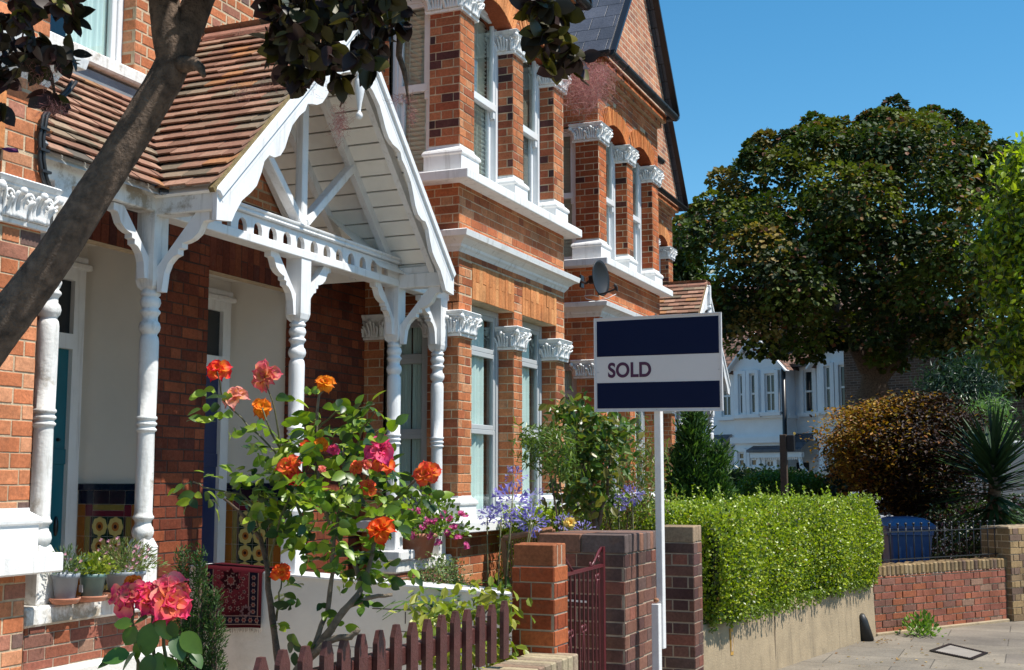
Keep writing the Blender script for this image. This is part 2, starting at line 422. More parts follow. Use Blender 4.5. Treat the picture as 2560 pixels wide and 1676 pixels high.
def onebrick(mb, o, u, v, n, a0, a1, b0, b1, pr, col, ch=.003):
    j = .0024; a0 += random.uniform(-j, j); a1 += random.uniform(-j, j); b0 += random.uniform(-j, j); b1 += random.uniform(-j, j)
    pr *= random.uniform(.7, 1.3)
    P = lambda a, b, d: o + u * a + v * b + n * d
    vs = [P(a0, b0, 0), P(a1, b0, 0), P(a1, b1, 0), P(a0, b1, 0),
          P(a0, b0, pr - ch), P(a1, b0, pr - ch), P(a1, b1, pr - ch), P(a0, b1, pr - ch),
          P(a0 + ch, b0 + ch, pr), P(a1 - ch, b0 + ch, pr), P(a1 - ch, b1 - ch, pr), P(a0 + ch, b1 - ch, pr)]
    fs = [(8, 9, 10, 11)]
    for i in range(4):
        k = (i + 1) % 4; fs += [(i, k, k + 4, i + 4), (i + 4, k + 4, k + 8, i + 8)]
    if (u.cross(v)).dot(n) < 0: fs = [f[::-1] for f in fs]
    mb.add(vs, fs, col)
def bricks(mb, mo, o, u, n, w, h, pal=RED, bond='f', g=.075, ph=0, mj=.009, pr=.0035, skip=None):
    """real bricks over a w x h rectangle starting at o (bottom corner); mo takes the mortar bed"""
    o = Vector(o); u = Vector(u).normalized(); n = Vector(n).normalized(); v = Vector((0, 0, 1))
    q = [o, o + u * w, o + u * w + v * h, o + v * h]
    if u.cross(v).dot(n) < 0: q = q[::-1]
    mo.add(q, [(0, 1, 2, 3)])
    if bond == 's':                                                  # soldiers: bricks on end, tight joints
        k = max(1, round(w / g)); st = w / k; m2 = max(1, round(h / .225)) if h > .16 else 1
        for i in range(k):
            z = 0; sh = (i % 2) * .5
            cuts = [0] + [h * (j + sh) / m2 for j in range(1 if sh == 0 else 0, m2 + 1) if 0 < h * (j + sh) / m2 < h] + [h]
            for a, b in zip(cuts, cuts[1:]): onebrick(mb, o, u, v, n, i * st + mj / 2, (i + 1) * st - mj / 2, a + mj / 2, b - mj / 2, pr, pk(pal), .002)
        return
    z0 = math.floor((o.z - ph) / g) * g + ph; row = round((z0 - ph) / g); z = z0
    uo = o.dot(u)
    while z < o.z + h - .004:
        a, b = max(z, o.z), min(z + g, o.z + h)
        if b - a > .018:
            per = .34 if bond == 'f' else .23; x = -((uo + (row % 2) * (.17 if bond == 'f' else .115)) % per); kk = 0
            while x < w - .004:
                wd = (.228 if kk % 2 == 0 else .112) if bond == 'f' else .23
                s, e = max(x, 0), min(x + wd, w)
                if e - s > .022 and not (skip and skip((s + e) / 2, (a + b) / 2 - o.z)):
                    onebrick(mb, o, u, v, n, s + (mj / 2 if s > 0 else 0), e - (mj / 2 if e < w else 0), a - o.z + mj / 2, b - o.z - mj / 2, pr, pk(pal), .002)
                x += wd; kk += 1
        z += g; row += 1
X1 = Vector((1, 0, 0)); Y1 = Vector((0, 1, 0)); Z1 = Vector((0, 0, 1))
# ------------------------------------------------------------------ carved stone
def volute(mb, c, a, b, n, r, t):
    pts = []; rad = []
    for i in range(22):
        th = i / 21 * 2.4 * math.pi; rr = r * (1 - .8 * i / 21)
        pts.append(c + a * math.cos(th) * rr + b * math.sin(th) * rr + n * (.012 * i / 21)); rad.append(t * (1 - .5 * i / 21))
    mb.tube(pts, rad, 6)
def acanthus(mb, p, side, up, n, h, w):
    """a leaf rising from p and curling outwards at its tip"""
    for k in (-2, -1, 0, 1, 2):
        pts = []; rad = []
        for i in range(7):
            t = i / 6; pts.append(p + side * (k * w * .22 * (1 + .5 * t)) + up * (h * (t if abs(k) < 2 else t * .8) * (1 - .08 * abs(k))) + n * (.008 + .045 * t ** 3)); rad.append(w * .15 * (1.1 - .55 * t))
        mb.tube(pts, rad, 6)
    mb.ball(p + up * h * .98 + n * .05, w * .2, 8)
def capital(name, x0, x1, y0, y1, z0, z1, parent, faces):
    """block capital over the pier x0..x1, y0..y1; faces = list of (outward normal)"""
    mb = MB(); h = z1 - z0; cx, cy = (x0 + x1) / 2, (y0 + y1) / 2; hx, hy = (x1 - x0) / 2, (y1 - y0) / 2
    def ring(za, ea, zb, eb):
        vs = []
        for z, e in ((za, ea), (zb, eb)):
            vs += [(cx - hx - e, cy - hy - e, z), (cx + hx + e, cy - hy - e, z), (cx + hx + e, cy + hy + e, z), (cx - hx - e, cy + hy + e, z)]
        mb.add(vs, [(0, 1, 5, 4), (1, 2, 6, 5), (2, 3, 7, 6), (3, 0, 4, 7), (0, 3, 2, 1), (4, 5, 6, 7)])
    ring(z0, .030, z0 + .022, .034); ring(z0 + .022, .014, z0 + h * .72, .030)
    ring(z0 + h * .72, .030, z0 + h * .80, .052); ring(z0 + h * .80, .052, z0 + h * .86, .052)
    ring(z0 + h * .86, .058, z1 - .008, .072); ring(z1 - .008, .066, z1, .060)
    for n in faces:
        n = Vector(n); s = Vector((-n.y, n.x, 0)); hw = hy if abs(n.x) > .5 else hx; hd = hx if abs(n.x) > .5 else hy
        c = Vector((cx, cy, 0)) + n * (hd + .026)
        k = max(1, round(hw * 2 / .14)); st = hw * 2 / k
        for i in range(k):
            q = c + s * (-hw + st * (i + .5)) + Z1 * (z0 + .025)
            acanthus(mb, q, s, Z1, n, h * .60, min(.10, st * .75))
        for i in range(k + 1):
            q = c + s * (-hw + st * i * .96 + .01) + Z1 * (z0 + h * .60) + n * .012
            volute(mb, q, s, Z1, n, .030, .010)
            pts = [c + s * (-hw + st * i * .96 + .01) + Z1 * (z0 + .03) + n * .0, q - Z1 * .04 + n * .008, q - Z1 * .02 + s * .02 + n * .012]
            mb.tube(pts, [.008, .010, .008], 6)
    for sx in (-1, 1):
        for sy in (-1, 1):
            nn = Vector((sx, sy, 0)).normalized()
            if any(Vector(f).dot(nn) > .5 for f in faces):
                p = Vector((cx + sx * hx, cy + sy * hy, z0 + .025)); acanthus(mb, p + nn * .02, Vector((-nn.y, nn.x, 0)), Z1, nn, h * .66, .07)
                mb.ball(p + nn * .075 + Z1 * h * .62, .026, 8)
    return mb.build(name, 'white_stone', parent)
def plinth(mb, x0, x1, y0, y1, z0, z1, e=.035):
    cx, cy = (x0 + x1) / 2, (y0 + y1) / 2; hx, hy = (x1 - x0) / 2, (y1 - y0) / 2; h = z1 - z0
    pr = [(0, e), (.62, e), (.66, e + .012), (.72, e + .014), (.80, e + .004), (.92, .006), (1, .004)]
    vs = []
    for t, k in pr:
        z = z0 + h * t; vs += [(cx - hx - k, cy - hy - k, z), (cx + hx + k, cy - hy - k, z), (cx + hx + k, cy + hy + k, z), (cx - hx - k, cy + hy + k, z)]
    fs = [(3, 2, 1, 0)]
    for i in range(len(pr) - 1):
        for j in range(4): fs.append((i * 4 + j, i * 4 + (j + 1) % 4, i * 4 + 4 + (j + 1) % 4, i * 4 + 4 + j))
    m = (len(pr) - 1) * 4; fs.append((m, m + 1, m + 2, m + 3)); mb.add(vs, fs)
def moulding(mb, xw, xf, y0, y1, prof):
    """cornice wrapping the bay: prof = (z, projection); returns on both ends back to xw"""
    vs = []
    for z, p in prof: vs += [(xw, y0 - p, z), (xf + p, y0 - p, z), (xf + p, y1 + p, z), (xw, y1 + p, z)]
    fs = []
    for i in range(len(prof) - 1):
        for j in range(3): fs.append((i * 4 + j, i * 4 + j + 1, i * 4 + 5 + j, i * 4 + 4 + j))
    m = (len(prof) - 1) * 4; fs += [(m, m + 1, m + 2, m + 3), (3, 2, 1, 0)]; mb.add(vs, fs)
# ------------------------------------------------------------------ windows
def window(parent, o, u, n, w, h, style='sash', fm='upvc', back='curtain', name='window', bars=()):
    """o = lower corner of the frame at the face of the frame; the window is set into the wall behind it"""
    o = Vector(o); u = Vector(u); n = Vector(n)
    def bar(mb, a0, a1, b0, b1, d0, d1, ch=.004):
        mb.obox(o + u * (a0 + a1) / 2 + Z1 * (b0 + b1) / 2 + n * (d0 + d1) / 2, u, n, Z1, abs(a1 - a0) / 2, abs(d1 - d0) / 2, abs(b1 - b0) / 2, None, ch)
    f = MB(); t = .05
    bar(f, 0, t, 0, h, -.10, 0); bar(f, w - t, w, 0, h, -.10, 0); bar(f, t, w - t, h - t, h, -.10, -.002); bar(f, t, w - t, 0, t * .8, -.10, -.002)
    win = f.build(name, fm, parent)
    fr = MB(); s = .042
    def sash(b0, b1, d):
        bar(fr, t, t + s, b0, b1, d - .04, d); bar(fr, w - t - s, w - t, b0, b1, d - .04, d)
        bar(fr, t + s, w - t - s, b0, b0 + s, d - .04, d - .001); bar(fr, t + s, w - t - s, b1 - s, b1, d - .04, d - .001)
        return (t + s - .004, w - t - s + .004, b0 + s - .004, b1 - s + .004, d - .022)
    if style == 'sash':
        mid = h * .5; ps = [sash(t * .8, mid + .02, -.055), sash(mid - .02, h - t, -.012)]
        bar(fr, t, w - t, mid - .04, mid + .03, -.055, -.004)
        for a in (t + .002, w - t - s + .004):                       # sash horns
            bar(fr, a, a + s - .006, mid - .11, mid - .04, -.05, -.012)
    elif style == 'triple':                                          # fanlight over two casements
        z1, z2 = h * .79, h * .42
        ps = [sash(z1, h - t, -.012), sash(z2, z1, -.012), sash(t * .8, z2, -.012)]
    else: ps = [sash(t * .8, h - t, -.012)]
    fr.build('sash' if style == 'sash' else 'casement', fm, win)
    g = MB()
    for a0, a1, b0, b1, d in ps:
        q = [o + u * a + Z1 * b + n * d for a, b in ((a0, b0), (a1, b0), (a1, b1), (a0, b1))]
        g.add(q, [(0, 1, 2, 3)] if u.cross(Z1).dot(n) > 0 else [(3, 2, 1, 0)])
    g.build('pane', 'glass', win)
    if back in ('curtain', 'half', 'part'):
        c = MB(); k = 60; D = -.070 if style != 'sash' else -.105
        rng = [(0.0, .80)] if back == 'half' else [(.50, .95)] if back == 'part' else [(0.01, .47), (.50, .99)]
        for a0, a1 in rng:
            vs = []; fs = []
            for i in range(k + 1):
                a = (a0 + (a1 - a0) * i / k) * w; d = D + .012 * math.sin(i * .9 + a0 * 9) + .006 * math.sin(i * .33) - (.11 if back == 'half' and a0 > .3 else 0)
                vs += [o + u * a + n * d + Z1 * .04, o + u * a + n * d + Z1 * (h - .05)]
            for i in range(k): fs.append((2 * i, 2 * i + 2, 2 * i + 3, 2 * i + 1))
            c.add(vs, fs, None, True)
        c.build('curtain', 'curtain', win)
    elif back == 'blind':
        c = MB(); z = .05
        while z < h - .06:
            c.obox(o + u * w / 2 + n * -.12 + Z1 * z, u, (n + Z1 * .9).normalized(), (Z1 - n * .9).normalized(), w / 2 - t, .026, .0012)
            z += .042
        for a in (.3, .7): c.obox(o + u * w * a + n * -.10 + Z1 * h / 2, u, n, Z1, .003, .001, h / 2 - .05)
        c.build('blind', 'blind', win)
    r = MB(); a, b = o - u * .02 + n * -.55 - Z1 * .02, None
    c0 = o + u * w / 2 + n * -.60 + Z1 * h / 2
    r.obox(c0, u, n, Z1, w / 2 + .02, .01, h / 2 + .02)
    r.obox(c0 + n * .28 + u * (w / 2 + .03), u, n, Z1, .01, .27, h / 2 + .02); r.obox(c0 + n * .28 - u * (w / 2 + .03), u, n, Z1, .01, .27, h / 2 + .02)
    r.obox(c0 + n * .28 + Z1 * (h / 2 + .03), u, n, Z1, w / 2, .27, .01); r.obox(c0 + n * .28 - Z1 * (h / 2 + .03), u, n, Z1, w / 2, .27, .01)
    r.build('room_lining', 'room', win)
    return win
# ------------------------------------------------------------------ one house of the terrace
WX, BX = -5.25, -4.36
def house(mir, label, door_mat, pal, mort, backs):
    """bay on the far side of its door; mir=True builds its mirror image across the party line"""
    fy = (lambda y: 13.83 - y) if mir else (lambda y: y); S0 = 6.86 if mir else 6.97
    root = empty('terraced_house', (WX, fy(9.7), 0), label, 'house', 'red brick houses of the terrace')
    U = Y1 * (-1 if mir else 1)
    P = lambda x, y, z: Vector((x, fy(y), z))
    def span(a, b): return tuple(sorted((fy(a), fy(b))))
    br, mo = MB(), MB(); md = MB(); O0 = 7.265 if mir else 7.08; O1 = 8.22
    def front(x, y0, y1, z0, z1, pal_=None, **k):
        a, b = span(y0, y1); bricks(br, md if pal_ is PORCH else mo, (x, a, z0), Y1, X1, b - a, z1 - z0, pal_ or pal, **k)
    def side(y, x0, x1, z0, z1, nsgn, pal_=None, **k):                # face looking along -+y
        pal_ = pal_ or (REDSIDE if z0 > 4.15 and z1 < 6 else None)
        s = -nsgn if mir else nsgn
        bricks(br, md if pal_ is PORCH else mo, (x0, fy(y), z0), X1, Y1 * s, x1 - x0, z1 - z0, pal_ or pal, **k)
    # ---- bay brickwork
    y0, y1 = 9.28, 11.81; D = .285
    lowp = [(9.28, 9.54), (10.47, 10.67), (11.57, 11.81)]; upp = [(9.28, 9.57), (10.455, 10.70), (11.53, 11.81)]
    front(BX, y0, y1, 0, 1.17)
    for ys, s in ((y0, -1), (y1, 1)): side(ys, WX, BX, 0, 1.17, s)
    for (a, b) in lowp:
        front(BX, a, b, 1.26, 2.80); side(a, BX - (D if a == y0 else .2), BX, 1.26, 2.80, -1); side(b, BX - (D if b == y1 else .2), BX, 1.26, 2.80, 1)
        front(BX, a, b, 2.98, 3.14); side(a, BX - D, BX, 2.98, 3.14, -1); side(b, BX - D, BX, 2.98, 3.14, 1)
    for (a, b) in upp:
        front(BX, a, b, 4.17, 5.62); side(a, BX - (D if a == y0 else .2), BX, 4.17, 5.62, -1); side(b, BX - (D if b == y1 else .2), BX, 4.17, 5.62, 1)
    # soldier lintels, with plain brick between them
    front(BX, 9.54, 10.47, 3.13, 3.44, RUBBED, bond='s', g=.072, mj=.003, pr=.008); front(BX, 10.67, 11.57, 3.13, 3.44, RUBBED, bond='s', g=.072, mj=.003, pr=.008)
    for (a, b) in lowp: front(BX, a, b, 3.14, 3.44)
    front(BX, y0, y1, 3.44, 4.10)
    for ys, s in ((y0, -1), (y1, 1)): side(ys, WX, BX, 2.98, 4.10, s)
    # undersides of the lintels
    for (a, b, z) in ((9.54, 10.47, 3.13), (10.67, 11.57, 3.13)):
        A, B = span(a, b); mo.add([(BX, A, z), (BX, B, z), (BX - .24, B, z), (BX - .24, A, z)], [(3, 2, 1, 0)])
    # arched heads upstairs
    for (a, b) in ((9.57, 10.455), (10.70, 11.53)):
        c = (a + b) / 2; hw = (b - a) / 2; rise = .14; Rr = (hw * hw + rise * rise) / (2 * rise); cz = 5.80 + rise - Rr
        arc = lambda y: cz + math.sqrt(max(0, Rr * Rr - (y - c) ** 2))
        k = 12; ysl = [a + (b - a) * i / k for i in range(k + 1)]
        for p, q in zip(ysl, ysl[1:]):
            mo.add([P(BX - .002, p, arc(p)), P(BX - .002, q, arc(q)), P(BX - .002, q, 6.42), P(BX - .002, p, 6.42)], [(0, 1, 2, 3) if not mir else (3, 2, 1, 0)])
            br.add([P(BX + .006, p, arc(p)), P(BX + .006, q, arc(q)), P(BX - .24, q, arc(q)), P(BX - .24, p, arc(p))], [(0, 1, 2, 3)], (.34, .09, .04))
        m = 17; t0 = math.asin(hw / Rr)
        for i in range(m):                                            # voussoirs
            t = -t0 + (i + .5) * 2 * t0 / m; d = Vector((0, math.sin(t) * (-1 if mir else 1), math.cos(t))); sd = Vector((0, d.z, -d.y))
            ctr = P(BX, c, cz); hwid = Rr * t0 / m - .002
            onebrick(br, ctr + d * Rr, sd, d, X1, -hwid, hwid, 0, .23, .010, pk(RUBBED), .002)
        A = min(fy(a), fy(b))
        tmp = MB(); bricks(br, tmp, (BX, A, 6.03), Y1, X1, b - a, .39, pal, skip=lambda s, z, A=A, C0=fy(c), RR=Rr, CZ=cz: ((A + s - C0) ** 2 + (6.03 + z - CZ) ** 2) < (RR + .25) ** 2)
    for (a, b) in upp: front(BX, a, b, 5.80, 6.42)
    for ys, s in ((y0, -1), (y1, 1)): side(ys, WX, BX, 5.80, 6.42, s)
    # corbelled eaves
    for i, (z, e) in enumerate(((6.42, .05), (6.50, .10))):
        front(BX + e, y0 - e, y1 + e, z, z + .08, bond='s', g=.075, mj=.006)
        for ys, s in ((y0 - e, -1), (y1 + e, 1)): side(ys, WX, BX + e, z, z + .08, s, bond='s', g=.075, mj=.006)
        A, B = span(y0 - e, y1 + e); mo.add([(BX + e, A, z), (BX + e, B, z), (WX, B, z), (WX, A, z)], [(0, 1, 2, 3)])
    # pilasters where the bay meets the wall
    for yy, s in ((y0, -1), (y1, 1)):
        side(yy, WX, -5.06, 1.26, 2.80, s); side(yy, WX, -5.04, 4.17, 6.1, s)
    # ---- main wall
    front(WX, S0, O0, 0, 3.62, PORCH); front(WX, S0, 7.60, 3.62, 6.6, PALE, mj=.016); 
    front(WX, O0, 8.22, 3.30, 3.62, PORCH)
    front(WX, O0, 8.22, 3.055, 3.30, PORCH, bond='s', g=.075, mj=.004)
    front(WX, 8.22, 9.28, 0, 3.62, PORCH)
    for a, b, z0_, z1_ in ((8.45, 9.28, 3.62, 6.6), (7.60, 8.45, 3.62, 4.10), (7.60, 8.45, 5.9, 6.6)): front(WX, a, b, z0_, z1_, PALE, mj=.016)
    front(WX, 11.81, 12.37, 0, 6.6)
    side(7.60, WX - .12, WX, 4.19, 5.9, 1, PALE, mj=.016); side(8.45, WX - .12, WX, 4.19, 5.9, -1, PALE, mj=.016)
    side(O0, WX - .10, WX, .35, 3.055, 1, PORCH); side(8.22, WX - .10, WX, .35, 3.055, -1, PORCH)
    A, B = span(7.1, 8.22); mo.add([(WX, A, 3.055), (WX, B, 3.055), (WX - .10, B, 3.055), (WX - .10, A, 3.055)], [(0, 1, 2, 3)])
    wall = br.build('wall', 'brick', root); mo.build('mortar', mort, wall); md.build('mortar', 'mortar_dark', wall)
    # ---- body behind the brick skin (party walls, floors)
    g = MB(); a, b = span(S0, 12.37)
    g.box((-9.2, a, 0), (-9.0, b, 7)); g.box((-9.0, a + .01, 6.3), (WX - .02, b - .01, 6.34)); g.box((-9, a, 0), (WX - .05, a + .06, 6.9)); g.box((-9, b - .06, 0), (WX - .05, b, 6.9))
    g.build('party_wall', 'gable_brick', root)
    # ---- stone dressings
    s = MB(); moulding(s, WX, BX, min(span(y0, y1)), max(span(y0, y1)), [(3.50, .004), (3.525, .02), (3.54, .035), (3.56, .04), (3.585, .07), (3.60, .09), (3.612, .125), (3.66, .135), (3.668, .12)])
    s.build('cornice', 'white_stone', root)
    for z, h, e in ((1.17, .09, .12), (4.085, .085, .15)):
        s = MB(); A, B = span(y0, y1); s.box((WX, A - e, z), (BX + e, B + e, z + h), ch=.008); s.build('sill', 'white_stone', root)
    for lst, za, zb in ((lowp, 1.26, 1.47), (upp, 4.17, 4.42)):
        for (a, b) in lst: s = MB(); A, B = span(a, b); plinth(s, BX - (D if b - a > .22 and (a == y0 or b == y1) else .2), BX, A, B, za, zb); s.build('plinth', 'white_stone', root)
    for lst, z0_, z1_ in ((lowp, 2.785, 3.0), (upp, 5.59, 5.81)):
        for i, (a, b) in enumerate(lst):
            A, B = span(a, b); fc = [(1, 0, 0), (0, -1, 0)] + ([(0, 1, 0)] if (B > max(span(y0, y1)) - .1) else [])
            capital('capital', BX - (D if i != 1 else .2), BX, A, B, z0_, z1_, root, fc)
    for yy in (y0, y1):
        A = fy(yy); capital('capital', WX, -5.07, A - (.0 if A < fy(10.5) else .03), A + (.03 if A < fy(10.5) else 0), 2.785, 3.0, root, [(0, -1 if A < fy(10.5) else 1, 0)])
    # ---- bay windows
    fx = BX - .15
    for (a, b, bk) in ((9.54, 10.47, backs[0]), (10.67, 11.57, backs[1])):
        A, B = span(a, b); window(root, (fx, A, 1.262), Y1, X1, B - A, 3.128 - 1.262, 'triple', 'grey_frame', bk)
    for (a, b, bk) in ((9.57, 10.455, backs[2]), (10.70, 11.53, backs[3])):
        A, B = span(a, b); window(root, (fx, A, 4.172), Y1, X1, B - A, 5.96 - 4.172, 'sash', 'upvc', bk)
    for yy, sg in ((y0, -1), (y1, 1)):
        nn = Y1 * (sg if not mir else -sg)
        window(root, (-5.06, fy(yy) - nn.y * .06, 1.262), X1, nn, .415, 2.98 - 1.262, 'triple', 'grey_frame', 'curtain')
        window(root, (-5.04, fy(yy) - nn.y * .06, 4.172), X1, nn, .395, 5.8 - 4.172, 'sash', 'upvc', backs[4])
    # ---- upper window over the porch
    A, B = span(7.60, 8.45); window(root, (WX - .10, A, 4.19), Y1, X1, B - A, 5.9 - 4.19, 'single' if mir else 'sash', 'upvc', 'part' if mir else 'blind')
    s = MB(); s.box((WX - .08, A - .06, 4.10), (WX + .10, B + .06, 4.19), ch=.012); s.build('sill', 'white_aged', root)
    s = MB(); s.beam((WX + .03, A - .3, 4.03), (WX + .03, B + .3, 4.03), .05, .10); s.build('flashing', 'lead', root)
    # ---- recessed entrance
    A, B = span(O0, 8.22); s = MB(); xb = -5.90
    s.box((xb, A - .09, .0), (WX - .10, A - .03, 3.25)); s.box((xb, B + .03, 0), (WX - .10, B + .09, 3.25)); s.box((xb, A - .03, 3.18), (WX - .1, B + .03, 3.24))
    s.box((xb - .05, A - .09, 0), (xb, A + .06, 3.25)); s.box((xb - .05, B - .02, 0), (xb, B + .09, 3.25)); s.box((xb - .05, A + .06, 3.02), (xb, B - .02, 3.25))
    s.build('porch_recess', 'recess_paint', root)
    s = MB(); s.box((xb - .05, A - .03, .0), (WX + .05, B + .03, .34), ch=.01); s.build('doorstep', 'concrete', root)
    f = MB(); w = B - A - .04; a = A + .06; b = B - .02
    f.box((xb + .001, a, .34), (xb + .045, a + .09, 3.0)); f.box((xb + .001, b - .10, .34), (xb + .045, b, 3.0)); f.box((xb + .001, a + .09, 2.92), (xb + .045, b - .10, 3.0))
    f.box((xb + .001, a + .09, 2.46), (xb + .055, b - .10, 2.56)); f.box((xb - .0, a - .03, 3.0), (xb + .08, b + .03, 3.04), ch=.01); f.box((xb + .0, a - .01, 3.04), (xb + .06, b + .01, 3.09), ch=.01)
    fr = f.build('door_frame', 'white_paint', root)
    q = MB(); q.box((xb + .004, a + .08, 2.55), (xb + .010, b - .09, 2.93)); q.build('fanlight', 'car_glass', fr)
    d = MB(); da, db = a + .09, b - .10; d.box((xb - .03, da, .34), (xb + .012, db, 2.46))
    for (p, r, z0_, z1_) in ((.10, .46, .12, .30), (.54, .90, .12, .30), (.10, .46, .36, .60), (.54, .90, .36, .60)):
        ya, yb = da + (db - da) * p, da + (db - da) * r; za, zb = .34 + 2.12 * z0_ * 1.0, .34 + 2.12 * z1_
        for k, (i0, i1) in enumerate(((0, .012), (.03, .03))):
            d.box((xb + .012, ya + i1, za + i1), (xb + .020 + .006 * k, yb - i1, zb - i1), ch=.006)
    d.box((xb + .012, da, 1.70), (xb + .024, db, 1.80), ch=.005)
    dr = d.build('door', door_mat, root)
    q = MB(); hy = da + .10 if not mir else db - .07
    q.box((xb + .012, da + .16, 1.86), (xb + .018, db - .2 if not mir else db - .34, 2.36)); q.build('door_glass', 'car_glass', dr)
    q = MB()
    if mir: k_ = MB(); k_.lathe([(0, .012), (.01, .012), (.02, .008)], (xb + .012, hy, 1.86), axis=(1, 0, 0)); k_.build('keyhole', 'black_metal', dr); q.ball((xb + .02, hy + .01, 1.30), .03, 10, sc=(.5, .6, 2.2))
    else: q.ball((xb + .03, hy, 1.3), .03, 12)
    q.build('handle', 'black_metal', dr)
    # dado tiles on the flank of the recess that faces the street corner
    t = MB(); yy = (B + .028) ; x = xb + .012; cols = dict(k=(.008, .010, .03), n=(.03, .012, .02), a=(.33, .12, .02), m=(.14, .012, .025), g=(.24, .18, .04), c=(.62, .50, .17), d=(.06, .02, .015), o=(.48, .17, .03), v=(.02, .04, .02))
    def tl(x0, x1, z0_, z1_, c, e=.0): t.add([(x0 + .0015, yy - .004 - e, z0_ + .0015), (x1 - .0015, yy - .004 - e, z0_ + .0015), (x1 - .0015, yy - .004 - e, z1_ - .0015), (x0 + .0015, yy - .004 - e, z1_ - .0015)], [(0, 1, 2, 3)], cols[c])
    xs = [x + .13 * i for i in range(5)]; xr = WX - .105
    t.box((x, yy - .02, 1.53), (xr, yy, 1.575), col=cols['k'], ch=.008)
    for i in range(4): tl(xs[i], min(xs[i] + .13, xr), 1.44, 1.53, 'n' if i % 3 else 'k')
    edges = [(x, x + .065, 'a'), (x + .065, x + .125, 'g')]
    z = 1.44; tl(x, x + .065, 1.36, z, 'a'); tl(x + .065, x + .125, 1.36, z, 'm'); tl(x + .125, x + .385, 1.40, z, 'g'); tl(x + .125, x + .385, 1.36, 1.40, 'm'); tl(x + .385, x + .445, 1.36, z, 'm'); tl(x + .445, xr, 1.36, z, 'a')
    z = 1.36
    while z > .45:
        tl(x, x + .065, z - .13, z, 'a'); tl(x + .065, x + .11, z - .13, z, 'g'); tl(x + .11, x + .125, z - .13, z, 'd'); tl(x + .385, x + .40, z - .13, z, 'd'); tl(x + .40, x + .445, z - .13, z, 'g'); tl(x + .445, xr, z - .13, z, 'a')
        for i in range(2):
            x0 = x + .125 + .13 * i; cx, cz = x0 + .065, z - .065; tl(x0, x0 + .13, z - .13, z, 'v')
            def blob(r, c, e, nn, ph, lob=0):
                vs = [(cx, yy - .004 - e, cz)]
                for k in range(nn):
                    th = 2 * math.pi * k / nn + ph; rr = r * (1 + lob * math.cos(8 * th)); vs.append((cx + rr * math.cos(th), yy - .004 - e, cz + rr * math.sin(th)))
                t.add(vs, [(0, 1 + k, 1 + (k + 1) % nn) for k in range(nn)], cols[c])
            blob(.062, 'c', .0012, 32, 0, .06); blob(.030, 'o', .0024, 16, .2, .22); blob(.012, 'd', .0034, 8, 0, .2)
        z -= .13
    t.build('dado_tile', 'enamel', root)
    # ---- roofs
    A, B = span(y0 - .16, y1 + .16); c = (A + B) / 2; gx = BX + .13; top = 6.58 + (B - A) / 2 * 1.32; s = MB()
    s.prism([(gx, A + .10, 6.58), (gx, B - .10, 6.58), (gx, c, top - .13)], (-.2, 0, 0)); gw = s.build('gable', 'gable_brick', root)
    s = MB()
    for ya in (A, B): s.prism([(gx + .07, ya, 6.56), (gx + .07, c, top), (gx + .07, c, top + .05), (gx + .07, ya - (c - ya) * .03, 6.60)], (-5.0, 0, 0))
    rf = s.build('roof', 'slate', root)
    s = MB()
    for ya in (A, B): s.beam((gx + .085, ya, 6.60), (gx + .085, c, top + .03), .035, .13, up=X1)
    s.build('verge', 'black_metal', rf)
    s = MB(); a, b = span(S0, 12.37); s.prism([(WX + .22, a, 6.62), (WX + .22, a, 6.70), (-8.6, a, 9.9), (-8.6, a, 9.82)], (0, b - a, 0)); s.build('roof', 'slate', root)
    s = MB()                                                          # gutter round the bay
    pr = [(math.cos(t), math.sin(t)) for t in [math.pi + math.pi * i / 8 for i in range(9)]]
    def gut(p, q, nrm):
        p, q, nrm = Vector(p), Vector(q), Vector(nrm); vs = []
        for e in (p, q):
            for cx_, cz_ in pr: vs.append(e + nrm * (.056 * cx_) + Z1 * (.056 * cz_))
            for cx_, cz_ in pr[::-1]: vs.append(e + nrm * (.050 * cx_) + Z1 * (.050 * cz_))
        m = 18; s.add(vs, [(i, (i + 1) % m, (i + 1) % m + m, i + m) for i in range(m)] + [tuple(range(9)) , tuple(range(m, m + 9))], None, False)
        k = int((q - p).length / .62) + 1
        for i in range(k + 1):
            e = p.lerp(q, i / k); dd = (q - p).normalized() * .012
            vs = []
            for f_ in (-1, 1):
                for cx_, cz_ in pr: vs.append(e + dd * f_ + nrm * (.064 * cx_) + Z1 * (.064 * cz_))
            s.add(vs, [(j, j + 1, j + 10, j + 9) for j in range(8)])
    gut((BX + .21, A - .02, 6.60), (BX + .21, B + .02, 6.60), (1, 0, 0)); gut((BX + .21, A - .02, 6.60), (WX, A - .02, 6.60), (0, -1, 0)); gut((BX + .21, B + .02, 6.60), (WX, B + .02, 6.60), (0, 1, 0))
    a, b = span(S0, 9.10); gut((WX + .27, a, 6.60), (WX + .27, b, 6.60), (1, 0, 0))
    s.build('gutter', 'black_plastic', root)
    return root
HB = house(False, 'red brick terraced house with dark blue door and white-trimmed bay right of the gabled porch', 'blue_paint', RED, 'mortar_pale', ('half', 'half', 'blind', 'blind', 'blind'))
HA = house(True, 'terraced house at the left edge with the teal door and pale weathered bricks', 'teal_paint', PALE, 'mortar_pale', ('half', 'half', 'blind', 'blind', 'blind'))
bell = MB(); bell.box((-5.885, 6.528, 1.80), (-5.855, 6.536, 1.95), ch=.003); bell.build('doorbell', 'upvc', HA)
HC = copy_tree(HA); HC.location += Vector((-.21, 11.55, -.02)); HC['label'] = 'red brick terraced house whose bay with satellite dish stands behind the sold board'
HD = copy_tree(HB); HD.location += Vector((-1.60, 10.10, .0)); HD['label'] = 'farthest red brick house, only a strip of its bay showing'
